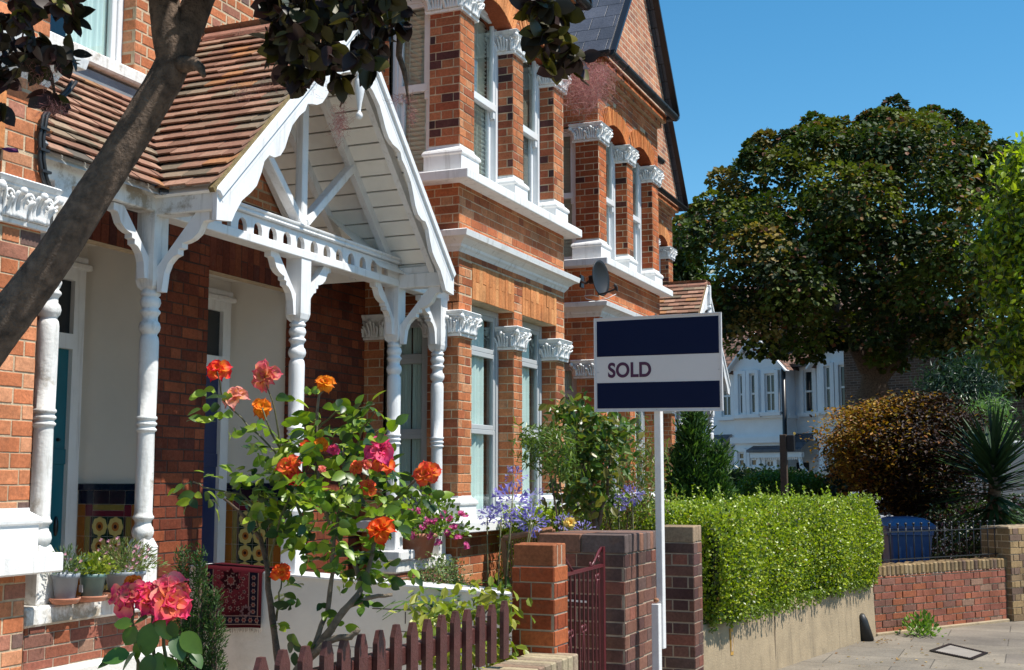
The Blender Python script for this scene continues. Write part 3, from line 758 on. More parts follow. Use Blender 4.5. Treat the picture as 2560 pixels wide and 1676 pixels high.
for o in kids(HC):                                                    # the further houses are the redder brick
    if o.name.startswith('wall'):
        me = o.data.copy(); o.data = me; src = me.attributes['Col']; buf = np.zeros(len(src.data) * 4, np.float32); src.data.foreach_get('color', buf)
        buf = buf.reshape(-1, 4); buf[:, 0] *= .84; buf[:, 1] *= .68; buf[:, 2] *= .55; src.data.foreach_set('color', buf.ravel())
# ------------------------------------------------------------------ the double porch
PX = -4.50                                                            # plane of its posts
POSTS = [4.775, 5.545, 7.05, 8.42, 9.17]
def tiles(mb, o, u, s, n, w, L, ok, tw=.165, ex=.098, pal=None, left=None):
    """plain clay tiles: o = eaves corner, u along the eaves, s up the slope, n outward"""
    rows = int(L / ex) + 1
    for r in range(rows):
        x = -((r % 2) * tw / 2) - tw
        while x < w + tw:
            a, b = x + .0015, x + tw - .0015; x += tw
            c = (a + b) / 2; y0 = r * ex
            if not (ok(c, y0 + .04) and ok(a, y0 + .04) and ok(b, y0 + .04)):
                # trim against the edge
                lo, hi = a, b
                if ok(a, y0 + .04) == ok(b, y0 + .04): continue
                for _ in range(9):
                    m = (lo + hi) / 2
                    if ok(m, y0 + .04) == ok(a, y0 + .04): lo = m
                    else: hi = m
                if ok(a, y0 + .04): b = lo
                else: a = hi
                if b - a < .02: continue
            j = random.uniform(-.005, .005); k = random.uniform(-.003, .004); d = .011
            col = random.choices([(.30, .16, .11), (.25, .13, .09), (.35, .20, .14), (.27, .20, .14), (.18, .14, .10), (.21, .11, .075), (.10, .085, .07), (.36, .17, .08)], [6, 5, 3, 3, 1.2, 3, .5, 1])[0]
            kk = random.uniform(.88, 1.12); col = tuple(q * kk for q in col)
            e0 = y0 + j; e1 = y0 + ex + .07
            P = lambda a_, s_, h: o + u * a_ + s * s_ + n * h
            h0 = .048 + k; tw_ = random.uniform(-.002, .002)
            vs = [P(a, e0, h0 - d), P(b, e0, h0 - d + tw_), P(b, e0, h0 + tw_), P(a, e0, h0), P(a, e1, .002), P(b, e1, .002), P(a, e1, .014), P(b, e1, .014)]
            f = [(0, 1, 2, 3), (3, 2, 7, 6), (0, 3, 6, 4), (1, 5, 7, 2), (0, 4, 5, 1)]
            if u.cross(s).dot(n) < 0: f = [q[::-1] for q in f]
            mb.add(vs, f, col)
def post(parent, y, zb, x=PX, clip=None):
    mb = MB(); h = .06
    mb.box((x - h, y - h, zb), (x + h, y + h, 1.235), ch=.006)
    vs = []
    for z, e in ((1.235, h), (1.285, .040)):
        vs += [(x - e, y - e, z), (x + e, y - e, z), (x + e, y + e, z), (x - e, y + e, z)]
    mb.add(vs, [(0, 1, 5, 4), (1, 2, 6, 5), (2, 3, 7, 6), (3, 0, 4, 7)])
    pr = [(1.27, .043), (1.283, .046), (1.295, .055), (1.317, .060), (1.34, .055), (1.352, .046), (1.366, .043), (1.38, .046), (1.39, .057), (1.40, .058), (1.41, .050), (1.425, .048), (1.60, .0485), (1.85, .0465),
          (1.862, .048), (1.867, .056), (1.877, .057), (1.883, .049), (1.893, .049), (1.90, .057), (1.91, .057), (1.916, .050), (1.926, .050), (1.932, .058), (1.944, .057), (1.95, .050),
          (2.10, .052), (2.30, .053), (2.36, .053), (2.385, .049), (2.396, .042), (2.405, .044), (2.42, .055), (2.442, .060), (2.465, .054), (2.478, .043), (2.50, .043), (2.512, .050), (2.522, .058), (2.532, .056), (2.545, .043),
          (2.56, .052), (2.58, .058), (2.602, .052), (2.612, .043), (2.62, .053), (2.632, .055), (2.642, .045), (2.66, .044)]
    mb.lathe(pr, (x, y, 0), 28)
    vs = []
    for z, e in ((2.645, .036), (2.665, .052), (2.70, h), (3.085, h)):
        vs += [(x - e, y - e, z), (x + e, y - e, z), (x + e, y + e, z), (x - e, y + e, z)]
    fs = [(3, 2, 1, 0)]
    for i in range(3):
        for j in range(4): fs.append((i * 4 + j, i * 4 + (j + 1) % 4, i * 4 + 4 + (j + 1) % 4, i * 4 + 4 + j))
    mb.add(vs, fs); return mb.build('post', 'white_aged' if y < 6 else 'white_paint', parent)
BRK = [(0, -.37), (.028, -.37), (.034, -.33), (.040, -.28), (.060, -.235), (.090, -.205), (.118, -.195), (.118, -.170), (.142, -.165), (.142, -.142), (.165, -.138), (.200, -.125), (.232, -.10), (.250, -.065), (.262, -.045), (.295, -.04), (.295, 0)]
def bracket(parent, p, d, sc=1.0, th=.05):
    """fretted bracket growing from the post at p (its top, under the beam) along d"""
    p = Vector(p); d = Vector(d); s = d.cross(Z1).normalized()
    outer = [p + d * (a * sc) + Z1 * (b * sc) for a, b in BRK]
    inner = [p + d * (.215 * sc), p + Z1 * (-.245 * sc)]
    mb = MB(); n = len(outer)
    # solid between the scalloped edge and the straight inner edge, fanned as quads
    k = []
    for i in range(n):
        t = i / (n - 1); k.append(inner[1].lerp(inner[0], t))
    for sg in (0, 1):
        off = s * (th / 2 if sg else -th / 2)
        vs = [q + off for q in outer] + [q + off for q in k]
        fs = [(i, i + 1, n + i + 1, n + i) for i in range(n - 1)]
        mb.add(vs, fs if not sg else [f[::-1] for f in fs])
    vs = [q - s * th / 2 for q in outer] + [q + s * th / 2 for q in outer]
    mb.add(vs, [(i, i + n, i + n + 1, i + 1) for i in range(n - 1)])
    vs = [q - s * th / 2 for q in inner] + [q + s * th / 2 for q in inner]
    mb.add(vs, [(0, 1, 3, 2)])
    return mb.build('bracket', 'white_paint', parent)
def make_porch():
    YC = 6.985
    root = empty('gabled_porch', (PX, YC, 1.0), 'white timber double porch with clay tiled gable roof, turned posts and scalloped bargeboards', 'porch', 'timber porches along the terrace')
    ex, rz = -4.06, 4.68; half = 1.515; ez = 3.17
    s45 = (rz - ez) / half
    # --- gable slopes
    mb = MB(); Ls = math.hypot(half, rz - ez)
    lx, lz0, lz1 = -4.40, 3.20, 4.03                                  # lean-to: eaves x, eaves z, top z
    slope_l = (lz1 - lz0) / (lx - WX)
    for sg in (-1, 1):
        o = Vector((ex + .02, YC + sg * half, ez)); u = -X1; s = Vector((0, -sg * half, rz - ez)).normalized(); n = Vector((0, sg * (rz - ez), half)).normalized()
        def ok(a, t, sg=sg):                                          # above the lean-to only
            x = ex + .02 - a; z = ez + t / Ls * (rz - ez)
            if a < 0 or x < WX: return False
            return z >= lz0 + (lx - x) * slope_l - .015 or x > lx
        tiles(mb, o, u, s, n, abs(WX - ex) + .02, Ls - .05, ok)
        d = MB(); 
    gt = mb.build('roof_tiles', 'tile', root)
    # --- lean-to slopes on both sides
    Ll = math.hypot(lx - WX, lz1 - lz0)
    for sg in (-1, 1):
        mb = MB()
        s = Vector((-(lx - WX), 0, lz1 - lz0)).normalized(); n = Vector((lz1 - lz0, 0, lx - WX)).normalized()
        if sg < 0: y0, w = 4.562, YC - 4.562
        else: y0, w = YC, 9.27 - YC
        def ok(a, t, sg=sg, y0=y0, w=w):
            y = y0 + a; z = lz0 + t / Ll * (lz1 - lz0)
            if a < 0 or a > w: return False
            return z > ez + (half - abs(y - YC)) * s45 + .05
        tiles(mb, Vector((lx + .03, y0, lz0 - .03)), Y1, s, n, w, Ll - .02, ok)
        mb.build('lean_to_tiles', 'tile', root)
    # ridge tiles
    mb = MB(); x = ex + .03; rr = []
    while x > WX + .03:
        L = .30; x2 = max(WX + .005, x - L + .006); vs = []
        e = random.uniform(-.003, .003)
        for xx in (x, x2):
            for r in (.085, .068):
                for i in range(9):
                    t = math.pi * i / 8; vs.append((xx, YC + math.cos(t) * r * 1.1, rz - .045 + math.sin(t) * r + e))
        f = []
        for i in range(8): f += [(i, i + 1, 18 + i + 1, 18 + i), (9 + i + 1, 9 + i, 27 + i, 27 + i + 1), (i + 1, i, 9 + i, 9 + i + 1), (18 + i, 18 + i + 1, 27 + i + 1, 27 + i)]
        f += [(0, 18, 27, 9), (8, 17, 35, 26)]; mb.add(vs, f); x -= L
    mb.build('ridge_tile', 'tile_ridge', root)
    # mortar bedding, verge edge and lead in the valleys
    mb = MB()
    for sg in (-1, 1):
        mb.beam((ex + .012, YC + sg * (half + .01), ez - .008), (ex + .012, YC, rz + .002), .030, .035, up=X1)
    mb.build('verge', 'moss_edge', root)
    mb = MB()
    for sg in (-1, 1): mb.beam((lx + .04, YC + sg * half * 1.0, ez + .0), (WX + .02, YC + sg * (half - (lz1 - lz0) / s45) , lz1 + .012), .06, .012)
    mb.beam((WX + .012, 4.59, lz1 + .02), (WX + .012, YC - .66, lz1 + .02), .03, .07); mb.beam((WX + .012, YC + .66, lz1 + .02), (WX + .012, 9.26, lz1 + .02), .03, .07)
    mb.beam((lx + .03, 4.558, lz0 - .0), (WX + .05, 4.558, lz1 + .0), .02, .06)
    mb.build('flashing', 'lead', root)
    # --- boarded soffit and rafters of the gable, lean-to soffit
    mb = MB(); nb = 16
    for sg in (-1, 1):
        for i in range(nb):
            t0, t1 = i / nb, (i + 1) / nb - .006
            a = Vector((0, YC + sg * half * (1 - t0), ez + (rz - ez) * t0)); b = Vector((0, YC + sg * half * (1 - t1), ez + (rz - ez) * t1))
            n = Vector((0, sg, 1)).normalized() * -.0; dn = Vector((0, -sg * .707, -.707)) * .018; up = Vector((0, -sg * .707, -.707)) * .004
            xb = WX + .01
            vs = [Vector((xb, 0, 0)) + a + up, Vector((ex, 0, 0)) + a + up, Vector((ex, 0, 0)) + b + up, Vector((xb, 0, 0)) + b + up]
            vs += [v + dn for v in vs]
            mb.add(vs, [(0, 1, 2, 3), (7, 6, 5, 4), (0, 4, 5, 1), (1, 5, 6, 2), (2, 6, 7, 3), (3, 7, 4, 0)])
    mb.build('soffit', 'soffit_board', root)
    mb = MB()
    for x in (-5.20, -4.86, -4.50, -4.16):
        for sg in (-1, 1):
            a = Vector((x, YC + sg * (half - .08), ez + .0)); b = Vector((x, YC + sg * .02, rz - .10)); mb.beam(a, b, .07, .045, up=X1)
    mb.build('rafter', 'white_paint', root)
    for sg, a, b in ((-1, 4.56, 6.0), (1, 7.95, 9.27)): mb = MB(); mb.add([(lx + .02, a, lz0 - .04), (lx + .02, b, lz0 - .04), (WX, b, lz1 - .06), (WX, a, lz1 - .06)], [(0, 1, 2, 3)]); mb.build('lean_to_soffit', 'soffit_board', root)
    # --- bargeboards
    half_pts = [(-1.500, 3.00), (-1.360, 3.018), (-1.330, 3.07), (-1.270, 3.155), (-1.190, 3.215), (-1.130, 3.27), (-1.085, 3.36), (-1.060, 3.43), (-1.010, 3.478), (-.955, 3.478), (-.895, 3.505), (-.850, 3.56), (-.815, 3.64), (-.775, 3.72), (-.700, 3.80), (-.635, 3.85), (-.610, 3.90), (-.560, 3.915), (-.500, 3.925), (-.440, 3.955), (-.390, 4.01), (-.350, 4.075), (-.30, 4.15), (-.20, 4.225), (-.10, 4.262), (-.0, 4.27)]
    bz = lambda y: ez + (half - abs(y)) * s45 - .004
    for sg in (-1, 1):
        mb = MB(); th = .032; pts = []
        low = [Vector((ex + .0, YC - sg * y * -1 if False else YC + sg * -y * -1 * -1, z)) for y, z in half_pts]
        low = [Vector((ex, YC + sg * abs(y), z)) for y, z in half_pts]
        top = [Vector((ex, YC + sg * abs(y), max(z + .02, bz(min(abs(y), 1.5))))) for y, z in half_pts]
        n = len(low)
        for off, fl in ((0, 0), (th, 1)):
            vs = [p + X1 * off for p in low] + [p + X1 * off for p in top]; fs = [(i, i + 1, n + i + 1, n + i) for i in range(n - 1)]
            mb.add(vs, [f[::-1] for f in fs] if (fl == (sg > 0)) else fs)
        for lst in (low, top):
            vs = lst + [p + X1 * th for p in lst]; mb.add(vs, [(i, i + 1, n + i + 1, n + i) for i in range(n - 1)])
        mb.quad(low[0], low[0] + X1 * th, top[0] + X1 * th, top[0])
        bb = mb.build('bargeboard', 'white_paint', root)
        mb = MB()                                                    # planted mouldings along its upper edge
        for off, w, t in ((.035, .05, .052), (.075, .024, .044)):
            a = Vector((ex + t / 2, YC + sg * (1.515 - off * .7), ez - off * .75)); b = Vector((ex + t / 2, YC + sg * (.0), rz - off * 1.40))
            mb.beam(a, b, t, w, up=X1 if False else Vector((1, 0, 0)), ch=.006)
        mb.build('moulding', 'white_paint', bb)
    mb = MB(); fz = 4.02                                             # turned pendant
    mb.lathe([(-.055, .004), (-.045, .018), (-.03, .024), (-.012, .02), (-.004, .011), (.01, .011), (.06, .018), (.12, .030), (.17, .036), (.21, .033), (.232, .022), (.245, .022), (.26, .036), (.285, .042), (.31, .038), (.33, .03)], (ex + .045, YC, fz), 20)
    mb.box((ex + .005, YC - .035, fz + .33), (ex + .08, YC + .035, rz - .02), ch=.008); mb.build('finial', 'white_paint', root)
    # --- beams
    b0, b1 = PX - .055, PX + .055
    for (a, b) in ((4.555, POSTS[1] + .06), (POSTS[3] - .06, 9.275)):
        mb = MB(); mb.box((b0, a, 3.08), (b1, b, 3.19), ch=.006); mb.box((b0 + .01, a, 3.19), (b1 + .035, b, 3.235 if False else 3.215), ch=.006); mb.build('beam', 'white_aged' if a < 6 else 'white_paint', root)
    for y, a in ((POSTS[1], 'white_aged'), (POSTS[3], 'white_paint')):
        mb = MB(); mb.box((b1 - .01, y - .05, 3.06), (ex - .001, y + .05, 3.17), ch=.006); mb.box((b1, y - .035, 3.17), (ex - .001, y + .035, 3.22)); mb.build('beam', a, root)
    # arcaded tie beam
    y0, y1 = POSTS[1] + .06, POSTS[3] - .06; mb = MB()
    mb.box((b0, y0, 3.07), (b1 + .012, y1, 3.128), ch=.005)
    prf = [(3.238, 0), (3.242, .018), (3.252, .026), (3.262, .024), (3.268, .016), (3.278, .030), (3.288, .032), (3.294, .022)]
    for (za, pa), (zb, pb) in zip(prf, prf[1:]): mb.add([(b1 + pa, y0, za), (b1 + pa, y1, za), (b1 + pb, y1, zb), (b1 + pb, y0, zb)], [(0, 1, 2, 3)])
    mb.quad((b1 + .022, y0, 3.294), (b1 + .022, y1, 3.294), (b0, y1, 3.294), (b0, y0, 3.294)); mb.quad((b1, y0, 3.238), (b1 + .018, y0, 3.242), (b1 + .018, y1, 3.242), (b1, y1, 3.238)); mb.quad((b0, y0, 3.128), (b0, y0, 3.294), (b0, y1, 3.294), (b0, y1, 3.128)) if False else None
    tb = mb.build('tie_beam', 'white_paint', root)
    mb = MB(); cen = [7.068 + .1665 * k for k in range(-9, 9)]; pa, pb = b1 - .028, b1; zl, zh = 3.128, 3.238; cells = [c for c in cen if y0 + .06 < c < y1 - .04]
    cells = [c - .0833 for c in cen if y0 + .05 < c - .0833 < y1 - .05]
    edges = [y0] + [(a + b) / 2 for a, b in zip(cells, cells[1:])] + [y1]
    for c, ea, eb in zip(cells, edges, edges[1:]):
        hw = .046; arc = [(c - hw, zl)] + [(c - hw * math.cos(t), zl + .028 + (.056) * math.sin(t) ** .9) for t in [math.pi * i / 12 for i in range(13)]] + [(c + hw, zl)]
        for X, fl in ((pb, 0), (pa, 1)):
            L = [((X, ea, zl), (X, c - hw, zl), (X, c - hw, zh), (X, ea, zh)), ((X, c + hw, zl), (X, eb, zl), (X, eb, zh), (X, c + hw, zh))]
            for (ya, za), (yb, zb) in zip(arc[1:-1], arc[2:-1]): L.append(((X, ya, za), (X, yb, zb), (X, yb, zh), (X, ya, zh)))
            for q in L: mb.add(q, [(3, 2, 1, 0) if fl else (0, 1, 2, 3)])
        for (ya, za), (yb, zb) in zip(arc, arc[1:]): mb.quad((pb, ya, za), (pa, ya, za), (pa, yb, zb), (pb, yb, zb))
    mb.build('arcade', 'white_paint', tb)
    # truss over the tie beam
    mb = MB(); mb.box((PX - .03, YC + .045, 3.29), (PX + .03, YC + .115, 4.45), ch=.006); mb.build('king_post', 'white_paint', root)
    for sg, yb, zb in ((-1, 6.50, 3.80), (1, 7.72, 3.86)):
        mb = MB(); mb.beam((PX, YC + .08 + sg * .035, 3.33), (PX, yb, zb), .055, .075, up=X1, ch=.006); mb.build('strut', 'white_paint', root)
    # --- posts and brackets
    zb = [1.0, 1.0, .99, 1.0, 1.0]
    for y, z in zip(POSTS, zb): post(root, y, z)
    for i, y in enumerate(POSTS):
        for sg in (-1, 1):
            if (i == 0 and sg < 0) or (i == 4 and sg > 0) or (i == 1 and sg > 0) or (i == 3 and sg > 0) or (i == 0): continue
            bracket(root, (PX, y + sg * .06, 3.075), (0, sg, 0), 1.0 if i != 2 else 1.05)
        if i in (1, 3): bracket(root, (PX + .06, y, 3.06), (1, 0, 0), 1.15)
    bracket(root, (PX, POSTS[0] + .06, 3.075), (0, 1, 0), .9)
    return root
PORCHA = make_porch()
def mk_ledges():
    # white copings on low brick walls that carry the outer posts; things of their own
    for (a, b, lab) in ((4.60, 5.66, 'low brick ledge with chipped white coping carrying the flowerpots below the left porch posts'), (8.32, 9.27, 'low brick ledge with white coping under the terracotta geranium pot')):
        root = empty('porch_ledge', (PX, (a + b) / 2, 0), lab, 'ledge', 'ledges under the porch')
        br, mo = MB(), MB(); e = -.09 if b > 9 else 0
        bricks(br, mo, (PX + .08, a + .02, .70 if a < 5 else .0), Y1, X1, b - a - .04, .91 - (.70 if a < 5 else 0), MULTI, g=.062, mj=.008)
        bricks(br, mo, (PX - .12, a + .02, .0), X1, -Y1, .20, .91, MULTI); bricks(br, mo, (PX - .12, b - .02, .0), X1, Y1, .20, .91, MULTI)
        w = br.build('wall', 'brick', root); mo.build('mortar', 'mortar_grey', w)
        s = MB(); s.box((PX - .14, a, .905), (PX + .10, b, 1.0), ch=.012); s.build('coping', 'white_aged', root)
        if a < 5:
            s = MB(); s.box((PX - .12, 3.6, 0), (PX + .16, b + .02, .70), ch=.015); s.build('plinth', 'white_render', root)
        else:
            s = MB(); s.box((PX - .10, 8.30, 1.0), (PX + .13, 8.55, 1.075), ch=.01); s.build('plinth', 'white_paint', root)
mk_ledges()
PB = copy_tree(PORCHA); PB.location += Vector((-.38, 11.18, .06)); PB.scale = (1, .90, .94); PB['label'] = 'second tiled porch further down, its red ridge poking up behind the board'
rd = MB()                                                             # pierced red ridge crest on the far porch
for k, yy in enumerate((-.07, .07)):
    pass
for (xx) in (-4.45, -4.62, -4.79, -5.0):
    v = MB(); pts = [(math.cos(t), math.sin(t)) for t in [math.pi * 2 * i / 16 for i in range(16)]]
    for (c, s_), (c2, s2) in zip(pts, pts[1:] + pts[:1]):
        for yy in (18.22, 18.25):
            rd.add([(xx + c * .07, yy, 4.74 + s_ * .07), (xx + c2 * .07, yy, 4.74 + s2 * .07), (xx + c2 * .03, yy, 4.74 + s2 * .03), (xx + c * .03, yy, 4.74 + s_ * .03)], [(0, 1, 2, 3)])
        rd.add([(xx + c * .07, 18.22, 4.74 + s_ * .07), (xx + c2 * .07, 18.22, 4.74 + s2 * .07), (xx + c2 * .07, 18.25, 4.74 + s2 * .07), (xx + c * .07, 18.25, 4.74 + s_ * .07)], [(0, 1, 2, 3)])
        rd.add([(xx + c * .03, 18.22, 4.74 + s_ * .03), (xx + c2 * .03, 18.22, 4.74 + s2 * .03), (xx + c2 * .03, 18.25, 4.74 + s2 * .03), (xx + c * .03, 18.25, 4.74 + s_ * .03)], [(3, 2, 1, 0)])
attach(rd.build('ridge_crest', 'tile_ridge'), PB)
# ------------------------------------------------------------------ dividing wall, rug, garden walls and piers
def coping_wall():
    root = empty('garden_wall', (-3.7, 7.0, 0), 'white rendered dividing wall running out from the brick pier between the two doors', 'wall')
    s = MB(); zt = lambda x: 1.03 - (x + 5.2) * .046
    s.prism([(-5.24, 6.95, -.02), (-2.42, 6.95, -.02), (-2.42, 6.95, zt(-2.42) - .01), (-5.24, 6.95, zt(-5.24) - .01)], (0, .22, 0)); s.build('wall', 'white_render', root)
    s = MB(); s.prism([(-5.24, 6.935, zt(-5.24) - .012), (-2.42, 6.935, zt(-2.42) - .012), (-2.42, 6.935, zt(-2.42)), (-5.24, 6.935, zt(-5.24))], (0, .25, 0)); s.build('coping', 'white_paint', root)
    mo = MB()
    for x, z, l, h in ((-3.85, .80, .5, .006), (-3.3, .78, .45, .005), (-3.62, .72, .006, .07), (-3.40, .72, .006, .06), (-3.1, .72, .005, .06), (-3.7, .67, .9, .004), (-4.2, .56, 1.6, .003)):
        mo.box((x, 6.9485, z), (x + l, 6.951, z + h))
    mo.build('crack', 'mortar_dark', root)
    return root
coping_wall()
def pier(label, x0, x1, y0, y1, h, pal, mort, cap_pal, g=.077, cap_t=.112, cap_e=.0, soldiers=True):
    root = empty('gate_pier', ((x0 + x1) / 2, (y0 + y1) / 2, 0), label, 'brick pier', 'brick gate piers')
    br, mo = MB(), MB(); hb = h - cap_t
    for o, u, n, w in (((x1, y0, 0), Y1, X1, y1 - y0), ((x0, y0, 0), X1, -Y1, x1 - x0), ((x0, y1, 0), X1, Y1, x1 - x0), ((x0, y0, 0), Y1, -X1, y1 - y0)):
        bricks(br, mo, o, u, n, w, hb, pal, g=g, bond='f', pr=.004, ph=hb % g)
    w = br.build('pier', 'brick', root); mo.build('mortar', mort, w)
    c = MB(); e = cap_e; n = max(3, round((y1 - y0 + 2 * e) / .073)); st = (y1 - y0 + 2 * e) / n; m = max(1, round((x1 - x0) / .225)); sx = (x1 - x0 + 2 * e) / m
    for i in range(n):
        for j in range(m):
            c.obox(Vector((x0 - e + sx * (j + .5), y0 - e + st * (i + .5), h - cap_t / 2 + random.uniform(-.002, .003))), X1, Y1, Z1, sx / 2 - .003 + random.uniform(-.003, .002), st / 2 - .0035, cap_t / 2 - .002, pk(cap_pal), .005)
    c.build('cap', 'brick', root)
    k = MB(); k.box((x0 + .006, y0 + .006, hb - .002), (x1 - .006, y1 - .006, h - .009)); k.build('mortar_bed', mort, root)
    return root
pier('orange-red brick gate pier at the right end of the picket fence', -2.42, -2.2, 5.80, 5.985, 1.285, GATE1, 'mortar_grey', [((.40, .15, .07), 1), ((.34, .12, .055), 1)])
pier('broad dark purple-brown brick gate pier behind the sign post', -2.72, -2.2, 6.94, 7.58, 1.285, GATE2, 'mortar_grey', [((.30, .15, .10), 2), ((.20, .13, .11), 2), ((.15, .11, .10), 1)], cap_e=.012)
pier('narrow dark brick pier with pale cap stone beside the hedge end', -2.42, -2.17, 8.40, 8.62, 1.285, GATE2, 'mortar_grey', [((.36, .26, .17), 1)], cap_e=.004)
def low_wall():
    root = empty('front_wall', (-2.2, 4.4, 0), 'low brick wall with weathered cream-edged coping under the picket fence', 'wall')
    br, mo = MB(), MB(); bricks(br, mo, (-2.10, 2.4, 0), Y1, X1, 3.40, .64, GATE1); bricks(br, mo, (-2.32, 2.4, 0), Y1, -X1, 3.40, .64, GATE1)
    w = br.build('wall', 'brick', root); mo.build('mortar', 'mortar_grey', w)
    c = MB(); y = 2.4
    while y < 5.78: c.obox(Vector((-2.21, y + .037, .70)), X1, Y1, Z1, .118, .033, .058, pk([((.42, .34, .22), 3), ((.34, .26, .18), 2), ((.30, .20, .14), 1)]), .006); y += .075
    c.build('coping', 'brick', root); k = MB(); k.box((-2.31, 2.4, .64), (-2.11, 5.79, .745)); k.build('mortar_bed', 'mortar_pale', root)
low_wall()
def picket_fence():
    root = empty('picket_fence', (-2.24, 4.3, .7), 'dark red-brown picket fence with pointed tops', 'fence')
    xs = [45, 170, 300, 420, 520, 622, 722, 820, 913, 1000, 1082, 1160, 1230, 1305, 1370, 1440]
    for i, x in enumerate(xs):
        p = onx(-2.235, (640 + x / 2.305) / 1.0756, 1500); y = p.y; w = .031; t = .010; z0, z1 = .80, 1.055 + random.uniform(-.006, .006)
        a = random.uniform(-.01, .01); mb = MB(); X = -2.235 + random.uniform(-.002, .002)
        pts = [(X, y - w, z0), (X, y + w, z0), (X, y + w + a * .2, z1 - .045), (X, y + w * .35 + a * .2, z1), (X, y - w * .35 + a * .2, z1), (X, y - w + a * .2, z1 - .045)]
        mb.prism(pts, (-.020, 0, 0)); mb.build('picket', 'dark_red_wood', root)
    for z in (.93,):
        mb = MB(); mb.box((-2.30, 2.6, z - .035), (-2.256, 5.21, z + .035), ch=.004); mb.box((-2.32, 3.0, .76), (-2.26, 3.07, 1.0)); mb.build('rail', 'dark_red_wood', root)
picket_fence()
def gate():
    root = empty('iron_gate', (-2.3, 6.85, .2), 'dark red wrought iron gate with scrolls between two brick piers', 'gate')
    a, b = Vector((-2.245, 6.00, 0)), Vector((-2.305, 6.86, 0)); d = (b - a).normalized(); L = (b - a).length
    Q = lambda t, z: a + d * (t * L) + Z1 * z
    f = MB(); f.beam(Q(0, 1.115), Q(1, 1.115), .022, .016); f.beam(Q(0, .15), Q(1, .15), .022, .016)
    for t in (0.01, .99): f.beam(Q(t, .12), Q(t, 1.22 if t > .5 else 1.18), .030, .026, up=X1)
    f.tube([Q(.985, 1.215)] + [Q(.985 - .03 - .24 * s, 1.21 - .085 * s - .0 * s) for s in (0, .3, .7, 1)], .006, 6)
    f.tube([Q(.72, 1.12), Q(.80, 1.155), Q(.90, 1.20), Q(.955, 1.212), Q(.975, 1.195)], .007, 6)
    f.tube([Q(.28, 1.12), Q(.20, 1.155), Q(.10, 1.20), Q(.03, 1.212)], .007, 6)
    f.build('frame', 'gate_red', root)
    for t in (.12, .22, .32, .42, .52, .62, .73, .82, .90):
        s = MB(); s.beam(Q(t, .15), Q(t, 1.11), .009, .009, up=X1); s.build('bar', 'gate_red', root)
    def scroll(t, z, r, sx, sz):
        s = MB(); pts = []
        for i in range(18):
            th = i / 17 * 1.6 * math.pi; rr = r * (1 - .62 * i / 17); pts.append(Q(t, z) + d * (sx * (r - math.cos(th) * rr)) + Z1 * (sz * math.sin(th) * rr))
        s.tube(pts, .0055, 6); return s
    def pair(t, z, r, down):
        s = MB()
        for sx in (-1, 1):
            q = scroll(t, z, r, sx, 1); s.add(q.v, q.f, None, True)
            s.tube([Q(t, z), Q(t, z) + d * (sx * r * .2) - Z1 * .02, Q(t + sx * .085, z - down)], .0035, 5)
        s.build('scroll', 'gate_red', root)
    for t in (.22, .52, .86):
        pair(t, 1.05 if t > .8 else .80, .028, .26)
        s = MB()
        for sx in (-1, 1):
            for zz in (.50, .43): q = scroll(t, zz, .030, sx, 1 if zz > .45 else -1); s.add(q.v, q.f, None, True)
        s.build('scroll', 'gate_red', root)
    s = MB(); q = scroll(.93, 1.155, .022, -1, 1); s.add(q.v, q.f, None, True); q = scroll(.70, 1.135, .014, -1, 1); s.add(q.v, q.f, None, True); s.build('scroll', 'gate_red', root)
gate()
# ------------------------------------------------------------------ ground
def sheet(name, pts, z, mat):
    mb = MB(); mb.add([(x, y, z) for x, y in pts], [tuple(range(len(pts)))]); o = mb.build(name, mat); o['kind'] = 'structure'; return o
sheet('ground', [(-300, -60), (300, -60), (300, 400), (-300, 400)], -.03, 'earth')
sheet('road', [(1.9, -40), (60, -40), (60, 60), (40, 33), (9, 23.5), (4.6, 20.5), (1.9, 17)], -.10 + .08, 'asphalt')
sheet('pavement', [(-2.12, -40), (1.9, -40), (1.9, 17), (4.6, 20.5), (2.5, 19.8), (.9, 17.9), (-1.56, 13.56), (-2.1, 10.8), (-2.12, 10)], 0, 'paving')
mb = MB(); mb.box((1.9, -40, -.03), (2.02, 17, .004), ch=.01); o = mb.build('kerb', 'concrete'); o['kind'] = 'structure'
for ya, yb in ((5.75, 6.92), (7.2, 8.35)):
    sheet('path', [(-5.2, ya), (-2.2, ya), (-2.2, yb), (-5.2, yb)], .004, 'path_stone')  # paths laid pale to bounce light up into the recesses
sheet('garden_bounce_sheet', [(-4.45, -3), (-2.32, -3), (-2.32, 5.7), (-4.45, 5.7)], .0, 'path_stone')  # pale ground added to bounce light into the porch
sheet('garden_soil', [(-5.2, -5), (-2.3, -5), (-2.3, 13), (-5.2, 26)], -.012, 'soil')
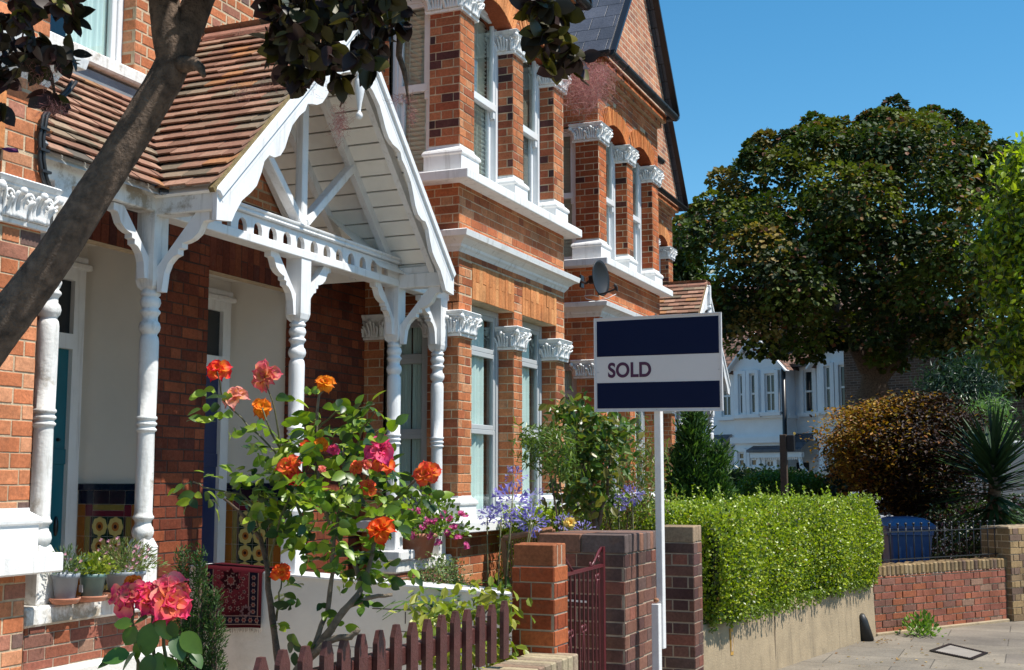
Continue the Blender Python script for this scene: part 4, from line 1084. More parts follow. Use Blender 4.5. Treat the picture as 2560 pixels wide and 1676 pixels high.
# ------------------------------------------------------------------ board
def sold_board():
    root = empty('sale_board', (-2.058, 7.215, 0), 'white-framed navy estate agent board reading SOLD on a white wooden post', 'sign')
    p0 = Vector((-2.058, 7.19, 0)); d = Vector((.992, -.127, 0)).normalized(); n = Vector((d.y, -d.x, 0))
    PT = lambda x, y, e=0: onplane(p0, n, x, y) + n * e
    tl, tr, brr, bl = PT(1385, 742), PT(1680, 727), PT(1685.5, 954), PT(1389.5, 960)
    zt, zb = (tl.z + tr.z) / 2, (bl.z + brr.z) / 2; u0 = (tl - p0).dot(d); u1 = (tr - p0).dot(d); print('BOARD', u1 - u0, zt - zb, tl, tr, bl, brr)
    sh = (tr.z - tl.z) / (u1 - u0)                                     # the board hangs a touch out of level
    Q = lambda a, b, e: p0 + d * (u0 + (u1 - u0) * a) + Z1 * (zb + (zt - zb) * b + sh * (u1 - u0) * (a - .5)) + n * e
    mb = MB()
    def slab(mb, a0, a1, b0, b1, e0, e1):
        f = [Q(a0, b0, e1), Q(a1, b0, e1), Q(a1, b1, e1), Q(a0, b1, e1)]; k = [Q(a0, b0, e0), Q(a1, b0, e0), Q(a1, b1, e0), Q(a0, b1, e0)]
        mb.add(f + k, [(0, 1, 2, 3), (7, 6, 5, 4), (0, 4, 5, 1), (1, 5, 6, 2), (2, 6, 7, 3), (3, 7, 4, 0)])
    slab(mb, 0, 1, 0, 1, .02, .026); slab(mb, 0, .012, 0, 1, .026, .032); slab(mb, .988, 1, 0, 1, .026, .032)
    slab(mb, 0, 1, 0, .012, .0262, .0318); slab(mb, 0, 1, .988, 1, .0262, .0318)
    b = mb.build('board', 'board_white', root)
    for (b0, b1) in ((.585, .965), (.035, .305)):
        mb = MB(); slab(mb, .022, .978, b0, b1, .0262, .0275); mb.build('navy_panel', 'board_navy', b)
    cu = bpy.data.curves.new('t', 'FONT'); cu.body = 'SOLD'; cu.size = 1; cu.extrude = .002; cu.offset = .030; cu.space_character = 1.02
    to = bpy.data.objects.new('t', cu); C.objects.link(to); bpy.context.view_layer.update()
    me = bpy.data.meshes.new_from_object(to.evaluated_get(bpy.context.evaluated_depsgraph_get())); bpy.data.objects.remove(to)
    co = np.zeros(len(me.vertices) * 3); me.vertices.foreach_get('co', co); co = co.reshape(-1, 3); mn, mx = co.min(0), co.max(0)
    new = []
    for x, y, z in co:
        a = .112 + (x - mn[0]) / (mx[0] - mn[0]) * (.458 - .112); bb = .358 + (y - mn[1]) / (mx[1] - mn[1]) * .162
        new.append(tuple(Q(a, bb, .0275 + (z > 0) * .0008)))
    me.vertices.foreach_set('co', np.array(new).ravel()); me.materials.append(M['board_purple']); me.update()
    t = bpy.data.objects.new('lettering', me); C.objects.link(t); attach(t, b)
    for a_, b_ in ((.03, .42), (.975, .42), (.5, .02), (.5, .975)):
        q = MB(); q.lathe([(0, .004), (.002, .003)], Q(a_, b_, .032 if b_ in (.02, .975) else .0275), 8, axis=n); q.build('screw', 'grey_frame', b)
    mb = MB(); s = .021; c = p0 - n * .003
    mb.obox(Vector((c.x, c.y, .62)) + Z1 * ((zt - .03 - .62) / 2), d, n, Z1, s, s, (zt - .03 - .62) / 2, None, .003); mb.build('post', 'post_wood', root)
    mb = MB(); c2 = c - d * .012 + n * .0; mb.obox(Vector((c2.x, c2.y, .44)) + n * (2 * s + .001), d, n, Z1, s * 1.1, s, .44, None, .003); mb.build('post_foot', 'post_wood', root)
    mb = MB(); mb.ball(Vector((c2.x, c2.y, .90)) + n * (2 * s), .018, 8, sc=(1, .7, .8)); mb.build('broken_end', 'teak', root)
sold_board()
# ------------------------------------------------------------------ plants: sampling
def inpoly(P, poly):
    x, y = P[:, 0], P[:, 1]; r = np.zeros(len(P), bool); n = len(poly)
    for i in range(n):
        x1, y1 = poly[i]; x2, y2 = poly[(i + 1) % n]
        c = ((y1 > y) != (y2 > y)) & (x < (x2 - x1) * (y - y1) / ((y2 - y1) + 1e-9) + x1); r ^= c
    return r
def edged(P, poly):
    d = np.full(len(P), 1e9); n = len(poly)
    for i in range(n):
        a = np.array(poly[i], float); b = np.array(poly[(i + 1) % n], float); ab = b - a
        t = np.clip(((P - a) @ ab) / (ab @ ab + 1e-9), 0, 1); d = np.minimum(d, np.linalg.norm(P - (a + t[:, None] * ab), axis=1))
    return d
def sample(poly, n, depth, thick, shell=.0):
    """n points in a solid whose outline seen from the street is poly, thick m deep at most"""
    p = np.array(poly, float); lo, hi = p.min(0), p.max(0); out = np.zeros((0, 2))
    while len(out) < n:
        q = RNG.uniform(lo, hi, (n * 3, 2)); out = np.vstack([out, q[inpoly(q, poly)]])
    out = out[:n]; e = edged(out, poly) * depth / FPX; h = np.minimum(thick, np.sqrt(np.maximum(e, .0) * thick * 2) + .02)
    w = RNG.uniform(-1, 1, n)
    if shell: w = np.sign(w) * np.abs(w) ** shell
    D = depth + w * h
    F, Rr, U, E = arr(_f), arr(_r), arr(_u), arr(EYE)
    rays = F + Rr * ((out[:, 0:1] - 1190) / FPX) - U * ((out[:, 1:2] - 779.1) / FPX)
    return E + rays * D[:, None]
def leaves(name, pts, size, cols, mat, parent, T=LEAF, up=.6, droop=.2, out=None, jit=.3, sj=.35, w=None):
    n = len(pts); D = rvec(n)
    if out is not None: d = pts - np.array(out); D = D + 1.2 * d / (np.linalg.norm(d, axis=1, keepdims=True) + 1e-9)
    D[:, 2] -= droop; Nn = rvec(n) * (1 - up) + np.array([0, 0, up])
    Nn += np.array([.3, 0, 0]) * up
    return imesh(name, T, LEAFF, frames(D, Nn, size * RNG.uniform(1 - sj, 1 + sj, n)), pts, pick(cols, n, jit, w), mat, parent)
def clumps(centres, per, rad, flat=.7):
    n = len(centres) * per; c = np.repeat(centres, per, 0); o = RNG.normal(size=(n, 3)) * rad * .5; o[:, 2] *= flat
    return c + o
def stem(mb, pts, r0, r1, n=7, wob=.0):
    pts = [Vector(p) for p in pts]; m = len(pts); k = []
    for i in range(m - 1):
        for t in (0, .33, .66): k.append(pts[i].lerp(pts[i + 1], t) + Vector((random.uniform(-wob, wob), random.uniform(-wob, wob), random.uniform(-wob, wob))))
    k.append(pts[-1]); mb.tube(k, [r0 + (r1 - r0) * i / (len(k) - 1) for i in range(len(k))], n, None, .10)
GRN = [(.10, .19, .022), (.07, .15, .018), (.15, .25, .03), (.05, .10, .02)]
# ------------------------------------------------------------------ smoke tree close to the camera
def bark_tube(mb, pts, rad, n):
    from mathutils import noise as mn
    # resample finely along the limb, then let ridges and lumps push the surface
    S = [0]
    for a, b in zip(pts, pts[1:]): S.append(S[-1] + (b - a).length)
    step = .012; m = int(S[-1] / step); ring = []; prev = None; j = 0
    for i in range(m + 1):
        s = min(S[-1], i * step)
        while j < len(S) - 2 and S[j + 1] < s: j += 1
        t = (s - S[j]) / max(1e-6, S[j + 1] - S[j]); p = pts[j].lerp(pts[j + 1], t); r = rad[j] + (rad[j + 1] - rad[j]) * t; d = (pts[j + 1] - pts[j]).normalized()
        u = d.orthogonal().normalized() if prev is None else (prev - d * prev.dot(d)).normalized(); prev = u; ring.append((p, r, u, d.cross(u), s))
    vs = []; fs = []
    for p, r, u, v, s in ring:
        for k in range(n):
            a = 2 * math.pi * k / n; c, q = math.cos(a), math.sin(a)
            lump = mn.noise(Vector((c * 1.1, q * 1.1, s * 3.2))) * .10
            w = mn.noise(Vector((c * 2.2, q * 2.2, s * 9))) * .35
            ridge = abs(mn.noise(Vector((c * 7 + w, q * 7 + w, s * 13)))) * .085 + abs(mn.noise(Vector((c * 15, q * 15, s * 34)))) * .045
            vs.append(p + (u * c + v * q) * (r * (1 + lump - ridge + .03)))
    for i in range(len(ring) - 1):
        for k in range(n): k2 = (k + 1) % n; fs.append((i * n + k, i * n + k2, (i + 1) * n + k2, (i + 1) * n + k))
    mb.add(vs, fs, None, True)
def smoke_tree():
    d = 3.35; root = empty('smoke_tree', tuple(at(-700, 1900, 3.3)), 'dark purple-leaved smoke tree leaning across the left of the view with bare grey trunk', 'tree')
    root.location.z = 0
    mb = MB(); cl = [(-760, 2100, 3.3), (-420, 1440, 3.25), (-150, 980, 3.3), (0, 765, 3.3), (130, 590, 3.32), (235, 425, 3.35), (325, 285, 3.38), (385, 185, 3.4), (425, 95, 3.42), (462, 0, 3.45), (520, -130, 3.5)]
    pts = [at(*c) for c in cl]; pts[0].z = 0
    k = []; rad = []; rr = [.080, .072, .062, .055, .050, .048, .047, .047, .044, .040, .036]
    for i in range(len(pts) - 1):
        for t in range(6):
            k.append(pts[i].lerp(pts[i + 1], t / 6)); rad.append(rr[i] + (rr[i + 1] - rr[i]) * t / 6)
    bark_tube(mb, k, rad, 72)
    f = [at(400, 150, 3.4), at(390, 60, 3.4), at(378, -30, 3.42), at(360, -160, 3.45)]
    mb2 = MB(); bark_tube(mb2, [f[0].lerp(f[1], .0), f[0].lerp(f[1], .5), f[1], f[1].lerp(f[2], .5), f[2], f[3]], [.038, .043, .043, .042, .040, .034], 60)
    tr = mb.build('trunk', 'bark', root); mb2.build('branch', 'bark', root)
    s = MB(); stem(s, [at(425, 150, 3.38), at(452, 148, 3.34), at(466, 158, 3.32), at(474, 178, 3.31)], .024, .006, 10); s.build('knot', 'bark', tr)
    s = MB()
    # branches above the picture and twigs to the hanging clumps
    s = MB()
    for pts_ in ([(520, -130), (700, -160), (790, -60), (800, 60)], [(700, -160), (900, -140), (900, 0)], [(900, -140), (1200, -180), (1270, -60), (1275, 60), (1290, 110)], [(360, -160), (120, -200), (60, -60), (50, 100)], [(120, -200), (160, -60), (150, 60)], [(690, -100), (680, 0), (700, 110)], [(800, 20), (850, 90), (790, 250)], [(920, 40), (935, 170), (950, 245)], [(1290, 100), (1330, 150), (1370, 200)], [(60, 60), (110, 150), (130, 240)]):
        stem(s, [at(x, y, 3.4) for x, y in pts_], .012, .0025, 6, .006)
    s.build('twigs', 'bark', root)
    cols = [(.026, .013, .012), (.022, .017, .009), (.042, .036, .008), (.10, .085, .010), (.055, .020, .018)]
    polys = [([(-60, -60), (175, -60), (172, 60), (165, 130), (135, 175), (125, 235), (85, 190), (40, 200), (15, 250), (-60, 220)], 430, .35, [3, 3, 2, 1, 2]),
             ([(640, -60), (945, -60), (940, 60), (900, 80), (890, 140), (860, 165), (800, 190), (760, 165), (720, 200), (690, 185), (640, 150), (630, 70)], 820, .35, [3, 3, 3, 1.6, .5]),
             ([(1228, -60), (1300, -60), (1315, 60), (1335, 110), (1350, 130), (1290, 165), (1270, 160), (1235, 120)], 260, .18, [2, 2, 3, 2, .3])]
    # a crown that carries on overhead, out of the picture, put there to shade the trunk
    OB = leaft(.34, .18, .10)
    for i, (pl, n, th, w) in enumerate(polys):
        w = np.array(w) / sum(w); cc = sample(pl, n // 8, d, th)
        q = np.repeat(cc, 8, 0); m_ = len(q); ax = np.repeat(rvec(len(cc)) * .5 + [0, 0, -.75], 8, 0); D = rvec(m_) * 1.0 + ax
        imesh('foliage', OB[0], OB[1], frames(D, rvec(m_), .060 * RNG.uniform(.55, 1.2, m_)), q + rvec(m_) * .008, pick(cols, m_, .4, w), 'leaf_dark', root, None, True)
    P = sample([(-300, -700), (1350, -700), (1350, -70), (900, -90), (640, -70), (200, -75), (-300, -60)], 2600, 3.4, .6)
    leaves('foliage', P, .062, cols, 'leaf_dark', root, OVAL, .35, .4)
    P = arr([at(2, 345, 3.2)]); imesh('foliage', OVAL, LEAFF, frames(arr([(.9, .3, -.25)]), arr([(-.3, -.5, .8)]), np.array([.05])), P, arr([(.12, .02, .09)]), 'leaf_dark', root)
    # smoke plumes: hair-fine pink threads
    q = []; dd = []
    for x, y, rx, ry, n, dp in ((1362, 205, 62, 62, 2300, 3.5), (1395, 175, 40, 30, 500, 3.5), (790, 285, 20, 42, 380, 3.3), (958, 268, 9, 26, 110, 3.4), (940, 232, 34, 12, 110, 3.4), (125, 255, 38, 22, 240, 3.3), (95, 175, 46, 40, 340, 3.3), (560, 215, 26, 26, 90, 3.4), (730, 190, 40, 30, 90, 3.4), (630, 200, 60, 18, 110, 3.4)):
        a = RNG.normal(size=(n, 2)) * np.array([rx, ry]) * .5
        for (u, v) in np.vstack([a, RNG.normal(size=(n, 2)) * np.array([rx, ry]) * .45]): q.append(arr(at(x + u, y + v, dp + RNG.normal() * .05)))
    q = arr(q); n = len(q); Dd = rvec(n); T = [(0, -.02, 0), (1, -.012, .08), (1, .012, .08), (0, .02, 0)]
    imesh('smoke_plume', T, [(0, 1, 2, 3)], frames(Dd, rvec(n), .013 * RNG.uniform(.5, 1.7, n)), q, pick([(.46, .20, .19), (.56, .30, .26), (.34, .13, .13)], n), 'petal', root)
smoke_tree()
# ------------------------------------------------------------------ roses
PT = []; PTF = []
for i in range(6):
    t = i / 5; w = (.12, .26, .40, .42, .25, .0)[i]
    for j in range(5):
        s = (j - 2) / 2; PT.append((t - (.10 if abs(s) == 1 and i == 5 else 0) + (.05 if i == 5 and s == 0 else 0), s * w, .28 * s * s * (.9 - t * .4) + .26 * math.sin(t * 2.4) * .9 - .30 * t ** 3 + (.05 * (-1) ** j if i >= 4 else 0)))
for i in range(5):
    for j in range(4): a = i * 5 + j; PTF.append((a, a + 5, a + 6, a + 1))
def roses(name, lst, parent):
    """lst: (x, y, px size, tip colour, heart colour, depth)"""
    for (x, y, s, tip, heart, dp) in lst:
        c = at(x, y, dp); R_ = s * .5 * dp / FPX * 1.0; face = Vector((-c.x * .9, -c.y * .9, .5 + random.uniform(0, .5))).normalized(); face = (face + Vector((random.uniform(-.5, .7), 0, random.uniform(-.1, .5)))).normalized()
        n = 21; k = np.arange(n); ang = k * 2.39996 + random.uniform(0, 6); ring = (k / n) ** .8
        a0, b0 = Vector(face).orthogonal().normalized(), None; b0 = face.cross(a0)
        el = np.radians(62 - 88 * ring + RNG.uniform(-20, 20, n))
        D = (np.cos(ang) * np.cos(el))[:, None] * arr(a0) + (np.sin(ang) * np.cos(el))[:, None] * arr(b0) + np.sin(el)[:, None] * arr(face)
        Nn = np.tile(arr(face), (n, 1)) - D * .3; sz = R_ * (.46 + .66 * ring) * RNG.uniform(.75, 1.25, n)
        tipc, hc = np.array(tip), np.array(heart); tt = np.array([p[0] for p in PT]); gr = np.clip((tt - .30) / .45, 0, 1)[None, :, None]
        kk = RNG.uniform(.8, 1.15, (n, 1, 1)); CT = lambda col, m: np.clip((hc * (1 - gr) + tipc * gr) * kk, 0, 1)
        imesh(name, PT, PTF, frames(D, Nn, sz), np.tile(arr(c), (n, 1)) - arr(face) * R_ * .25, np.ones((n, 3)), 'petal', parent, CT, True)
RD, PK, OR, CO, MG, RO, PL = (.85, .02, .04), (.88, .16, .22), (.95, .24, .02), (.92, .10, .06), (.85, .06, .26), (.92, .07, .015), (.90, .38, .36)
HY, HO, HP = (.95, .50, .03), (.95, .34, .03), (.92, .45, .12)
def rose_bush():
    root = empty('rose_bush', (-2.62, 3.9, 0), 'tall rose bush covered in orange, coral and pink blooms behind the picket fence', 'rose bush', 'rose bushes')
    mb = MB(); d = 4.5
    a = MB(); stem(a, [at(655, 1720, 4.5), at(648, 1557, 4.5), at(632, 1440, 4.5), at(622, 1330, 4.5), at(606, 1250, 4.5), at(560, 1190, 4.45), at(520, 1160, 4.4)], .016, .004, 8, .004); a.build('stem', 'bark', root)
    a = MB(); stem(a, [at(655, 1720, 4.5), at(690, 1557, 4.45), at(735, 1510, 4.45), at(785, 1440, 4.4), at(820, 1395, 4.4), at(850, 1350, 4.45)], .020, .010, 10, .006)
    stem(a, [at(700, 1550, 4.45), at(760, 1490, 4.35), at(815, 1480, 4.3), at(834, 1462, 4.3)], .014, .009, 8, .004)
    stem(a, [at(722, 1525, 4.45), at(762, 1420, 4.5), at(770, 1350, 4.5), at(772, 1280, 4.5), at(790, 1180, 4.5), at(800, 1040, 4.55)], .011, .005, 8, .004)
    stem(a, [at(805, 1410, 4.42), at(860, 1388, 4.4), at(912, 1382, 4.4)], .010, .006, 8, .004)
    stem(a, [at(840, 1365, 4.45), at(820, 1300, 4.5), at(770, 1220, 4.5), at(740, 1150, 4.5), at(735, 1000, 4.5), at(740, 930, 4.5), at(756, 895, 4.5)], .010, .004, 7, .004)
    stem(a, [at(850, 1350, 4.45), at(870, 1260, 4.5), at(900, 1180, 4.5), at(960, 1120, 4.4), at(988, 1105, 4.4)], .009, .004, 7, .004)
    a.build('stem', 'bark_pale', root)
    a = MB()
    for pl in ([(622, 1330), (650, 1200), (700, 1100), (672, 1085)], [(700, 1200), (640, 1050), (580, 990), (520, 930), (505, 865)], [(680, 1150), (655, 1050), (640, 960), (615, 880)], [(655, 1050), (620, 985), (609, 948)], [(606, 1250), (590, 1180), (560, 1150), (470, 1130), (450, 1120)], [(790, 1180), (850, 1120), (885, 1045)], [(735, 1100), (745, 1030)], [(870, 1260), (882, 1230)], [(640, 1440), (650, 1380), (655, 1335)], [(790, 1180), (840, 1000), (870, 960)], [(735, 1000), (780, 960), (870, 940)], [(800, 1100), (830, 1050), (880, 1000)]):
        stem(a, [at(x, y, d + random.uniform(-.1, .1)) for x, y in pl], .0045, .0022, 6, .004)
    a.build('twigs', 'stem_green', root)
    body = [(640, 1240), (590, 1160), (570, 1110), (640, 1060), (690, 1000), (730, 960), (800, 960), (880, 950), (885, 1010), (900, 1070), (940, 1130), (930, 1200), (895, 1250), (890, 1310), (840, 1345), (760, 1320), (700, 1290), (660, 1270)]
    cl = sample(body, 205, d, .30)
    more = [(500, 900), (530, 925), (515, 945), (495, 980), (545, 960), (560, 1000), (585, 1010), (600, 985), (640, 920), (590, 1030), (620, 1060), (560, 1040), (535, 1015), (650, 1020), (680, 1040), (720, 910), (770, 940), (790, 925), (860, 945), (700, 1130), (600, 1120), (560, 1110), (520, 1115), (480, 1140), (450, 1120), (455, 1145), (500, 1150), (540, 1160), (575, 1190), (980, 1140), (985, 1160), (960, 1130), (930, 1170), (965, 1190), (940, 1150), (850, 1380), (820, 1400), (905, 1365), (660, 1380), (690, 1400), (670, 1360), (645, 1450), (680, 1470), (760, 1440), (730, 1500), (745, 1400), (690, 1350), (935, 1300), (955, 1320), (900, 1345), (790, 1380)]
    cl = np.vstack([cl, arr([at(x, y, d + random.uniform(-.12, .12)) for x, y in more])])
    # each spray is five leaflets
    q, D, Nn = [], [], []
    for c in cl:
        a = rvec(1)[0]; a[2] = a[2] * .7 - .2; a /= np.linalg.norm(a); b = np.cross(a, [0, 0, 1.0]); b /= np.linalg.norm(b) + 1e-9; nn = np.cross(b, a) * np.sign(np.cross(b, a)[2] + 1e-9) * .7 + rvec(1)[0] * .9 + np.array([0, -.5, 0])
        for t, s in ((0, 0), (.75, 1), (.75, -1), (1.5, 1), (1.5, -1)):
            q.append(c + a * (.045 * (1.6 - t)) * 1); D.append(a + b * s * 1.1 + rvec(1)[0] * .25); Nn.append(nn + rvec(1)[0] * .3)
    q, D, Nn = arr(q), arr(D), arr(Nn); n = len(q)
    LT, LTF = leaft(.30)
    imesh('foliage', LT, LTF, frames(D, Nn, .050 * RNG.uniform(.7, 1.3, n)), q, pick([(.20, .30, .02), (.13, .23, .018), (.30, .38, .03), (.06, .12, .018), (.025, .06, .018)], n, .2), 'leaf', root, None, True)
    roses('bloom', [(505, 857, 64, RD, HO, d), (612, 872, 74, PK, HP, d), (543, 918, 62, PL, HP, d + .05), (609, 945, 60, OR, HY, d - .05), (756, 888, 48, OR, HY, d), (672, 1083, 64, CO, HO, 4.3), (745, 1032, 42, OR, HY, 4.4), (776, 1045, 30, MG, PK, 4.4), (712, 1035, 36, RD, HO, 4.4), (886, 1040, 76, MG, PK, 4.3), (898, 1075, 60, CO, HO, 4.35), (828, 1085, 38, CO, HO, 4.3), (858, 1132, 46, CO, HO, 4.3), (690, 1112, 46, RD, CO, 4.3), (990, 1100, 64, CO, HO, 4.35), (882, 1226, 68, RO, HO, 4.2), (656, 1332, 48, RO, HO, 4.25), (560, 1110, 16, PK, HP, 4.5), (748, 1090, 20, PK, HP, 4.3), (850, 1080, 30, PK, HP, 4.4)], root)
    r2 = empty('rose_bush', (-2.05, 2.7, 0), 'small rose with a bunch of big pink and coral blooms at the bottom left', 'rose bush', 'rose bushes'); d2 = 3.1
    a = MB()
    for pl in ([(335, 1800), (330, 1620), (318, 1540), (312, 1470), (305, 1400)], [(370, 1800), (362, 1600), (355, 1500), (350, 1400)], [(420, 1800), (400, 1600), (380, 1500), (388, 1420)]): stem(a, [at(x, y, d2) for x, y in pl], .006, .004, 7, .003)
    a.build('stem', 'stem_green', r2)
    L = [(345, 1480, 75, 265), (305, 1475, 55, 240), (380, 1455, 60, 300), (412, 1500, 62, 300), (330, 1440, 40, 200), (440, 1490, 66, 320), (290, 1450, 45, 180), (275, 1525, 62, 190), (300, 1535, 56, 230), (345, 1545, 56, 260), (370, 1540, 60, 285), (395, 1545, 50, 300), (250, 1540, 40, 200), (365, 1440, 36, 260), (400, 1460, 40, 290), (320, 1510, 44, 250), (455, 1530, 45, 310)]
    q = arr([at(x, y, d2 - .03) for x, y, s, an in L]); D = arr([arr(_r) * math.cos(R(an)) + arr(_u) * math.sin(R(an)) + arr(_f) * random.uniform(-.5, .3) for x, y, s, an in L])
    Nn = arr([-arr(_f) * .8 + np.array([0, 0, .8]) + rvec(1)[0] * .5 for _ in L]); sz = arr([s * d2 / FPX * 1.05 for x, y, s, an in L])
    LT2, LT2F = leaft(.33, .2, .12, 7)
    imesh('foliage', LT2, LT2F, frames(D, Nn, sz), q - D / np.linalg.norm(D, axis=1, keepdims=True) * sz[:, None] * .4, pick([(.05, .12, .02), (.09, .17, .02), (.04, .09, .025)], len(L), .2), 'leaf', r2, None, True)
    roses('bloom', [(296, 1382, 96, (.82, .05, .17), (.88, .34, .20), d2), (348, 1388, 84, (.78, .03, .18), (.86, .26, .08), d2), (382, 1362, 96, (.84, .14, .22), (.88, .40, .28), d2), (396, 1400, 108, (.82, .06, .17), (.88, .30, .10), d2 - .03), (310, 1352, 40, (.70, .14, .02), HO, d2 + .05), (412, 1375, 64, (.80, .10, .13), HP, d2)], r2)
rose_bush()
def yellow_rose():
    c = at(1325, 1216, 8.1); root = empty('rose_bush', (c.x, c.y, 0), 'single pale yellow rose beside the lilac flowers, in front of the camellia', 'rose bush', 'rose bushes')
    m = MB(); stem(m, [(c.x - .05, c.y + .05, 0), (c.x - .04, c.y, .7), tuple(c)], .007, .004, 6, .005); m.build('stem', 'stem_green', root)
    roses('bloom', [(1325, 1215, 34, (.92, .72, .25), (.92, .60, .10), 8.1)], root)
    P = arr([at(1325 + random.uniform(-26, 26), 1250 + random.uniform(-18, 30), 8.1) for _ in range(30)]); LT, LTF = leaft(.3); imesh('foliage', LT, LTF, frames(rvec(30), rvec(30), .05 * RNG.uniform(.7, 1.2, 30)), P, pick(GRN, 30), 'leaf', root)
yellow_rose()
# ------------------------------------------------------------------ dwarf conifer, pots, geranium, lilies
def conifer(label, spires, depth, cols, nl, base, parent=None, group=None, thick=1.0, name='conifer', mat='leaf_dull', split=1):
    b = at(*base, depth); root = empty(name, (b.x, b.y, 0), label, 'conifer', group)
    mb = MB(); P = []; D = []
    for (x, y, yb, hw) in spires:
        top, bot = at(x, y, depth), at(x, yb, depth); mb.tube([Vector((bot.x, bot.y, min(bot.z, .05))), bot, top], [.02 * thick, .018 * thick, .004], 6)
        H = (top - bot).length; R0 = hw * depth / FPX
        for k in range(int(nl[0] * H)):
            t = random.random() ** 1.15; r = R0 * (1 - t) ** .65 * random.uniform(.45, 1.08) * (1 + .18 * math.sin(t * 40 + x)); a = random.uniform(0, 2 * math.pi)
            c = arr(bot.lerp(top, t)) + np.array([math.cos(a) * r, math.sin(a) * r, random.uniform(-.02, .02)]); o = np.array([math.cos(a), math.sin(a), 1.1])
            for j in range(nl[1]): P.append(c + RNG.normal(size=3) * nl[2] * .6); D.append(o + RNG.normal(size=3) * .55)
    mb.build('trunk', 'bark', root)
    P, D = arr(P), arr(D); n = len(P); imesh('foliage', NARROW, LEAFF, frames(D, rvec(n), nl[2] * RNG.uniform(.7, 1.3, n)), P, pick(cols, n, .3), mat, root); return root
conifer('small dark green upright conifer in front of the hanging rug', [(425, 1282, 1640, 26), (465, 1290, 1650, 34), (497, 1370, 1660, 26), (445, 1400, 1650, 40)], 4.9, [(.045, .10, .028), (.03, .07, .022), (.07, .13, .03)], (420, 9, .020), (455, 1640), name='conifer')
def pot(label, x, y, zr, r, h, mat, saucer=True):
    p = onz(zr, x, y); root = empty('flowerpot', (p.x, p.y, zr), label, 'flowerpot', 'pots on the porch ledge'); z = .022 if saucer else .001
    if saucer: s = MB(); s.lathe([(.001, r * .85), (.004, r * .95), (.022, r * 1.12), (.030, r * 1.14), (.030, r * 1.06), (.012, r * .9)], p, 28); s.build('saucer', 'terracotta', root)
    s = MB(); s.lathe([(z, r * .68), (z + .004, r * .72), (z + h * .80, r * .92), (z + h * .81, r * 1.0), (z + h, r * 1.04), (z + h, r * .96), (z + h * .88, r * .92)], p, 32); s.build('pot', mat, root)
    s = MB(); s.lathe([(z + h * .86, r * .93), (z + h * .87, r * .5), (z + h * .88, .002)], p, 20); s.build('soil', 'soil', root)
    return root, p + Z1 * (z + h)
def tuft(root, p, r, h, n, size, cols, T=LEAF, mat='leaf', up=.4, out=1):
    q = RNG.normal(size=(n, 3)) * [r * .5, r * .5, 1]; q[:, 2] = np.abs(RNG.normal(size=n)) * h * .5; q[:, 2] = np.minimum(q[:, 2], h * (1 - .5 * (np.hypot(q[:, 0], q[:, 1]) / r) ** 2).clip(.15))
    D = q.copy(); D[:, 2] += h * .2; D += rvec(n) * r * .5; return imesh('foliage', T, LEAFF, frames(D, rvec(n) * (1 - up) + [0, 0, up], size * RNG.uniform(.7, 1.3, n)), q + arr(p), pick(cols, n, .3), mat, root)
def dots(root, pts, r, col, name='flower', n=6, w=.55):
    q, D = [], []
    for p in pts:
        for k in range(n): a = 2 * math.pi * k / n; q.append(arr(p)); D.append([math.cos(a), math.sin(a) * .7 - .3, math.sin(a) * .8 + .3])
    q, D = arr(q), arr(D); m = len(q); T = [(0, 0, 0), (.5, w * .5, .1), (.9, w * .4, .1), (1, 0, .0), (.9, -w * .4, .1), (.5, -w * .5, .1)]
    return imesh(name, T, LEAFF, frames(D, rvec(m) * .5 + [0, -.6, .6], np.full(m, r)), q, pick(col, m, .15), 'petal', root)
r_, p = pot('grey pot with silvery dianthus, half hidden by the bay sill', 150, 1404, 1.0, .066, .125, 'pot_grey'); tuft(r_, p, .09, .12, 420, .028, [(.12, .18, .09), (.16, .22, .12), (.09, .14, .06)], NARROW, 'leaf_dull'); dots(r_, [arr(p) + [random.uniform(-.1, .12), -.02, random.uniform(0, .10)] for _ in range(7)], .012, [(.65, .35, .42)])
r_, p = pot('small green pot of yellow-green foliage on a terracotta saucer, middle of the three', 213, 1398, 1.0, .068, .115, 'pot_green'); tuft(r_, p, .09, .09, 360, .024, [(.26, .30, .03), (.20, .26, .03), (.32, .34, .05), (.12, .18, .02)], OVAL); 
p_ = p; s = MB(); s.obox(p - Z1 * .07 + Vector((-.013, -.0655, 0)), X1, Vector((0, 1, 0)), Z1, .012, .001, .018); s.build('label_sticker', 'board_white', r_)
r_, p = pot('large grey pot of pink-flowered dianthus leaning against the turned post', 288, 1388, 1.0, .105, .11, 'pot_grey'); tuft(r_, p, .15, .15, 1000, .030, [(.14, .20, .06), (.20, .25, .08), (.24, .18, .10), (.09, .14, .04)], NARROW, 'leaf_dull'); dots(r_, [arr(p) + [random.uniform(-.15, .17), random.uniform(-.13, 0), random.uniform(.02, .17)] for _ in range(22)], .013, [(.70, .38, .46), (.62, .30, .40)])
r_, p = pot('terracotta pot of pink geraniums between the two right porch posts', 968, 1297, 1.0, .16, .19, 'terracotta', False)
tuft(r_, p + Vector((.05, 0, -.03)), .30, .36, 1000, .036, [(.13, .22, .03), (.09, .17, .02), (.18, .26, .04)], OVAL)
for x, y in ((1030, 1195), (1047, 1205), (1010, 1212), (975, 1190), (985, 1225), (950, 1190), (1000, 1245), (960, 1245), (1040, 1240), (1065, 1250), (935, 1235), (1020, 1262), (905, 1180), (1085, 1270), (1055, 1225), (1075, 1195), (995, 1215)):
    c = arr(at(x, y, 9.45)); dots(r_, [c + RNG.normal(size=3) * .011 for _ in range(18)], .016, [(.78, .16, .42), (.84, .28, .52), (.70, .10, .32)], name='flower_head', n=5, w=.9)
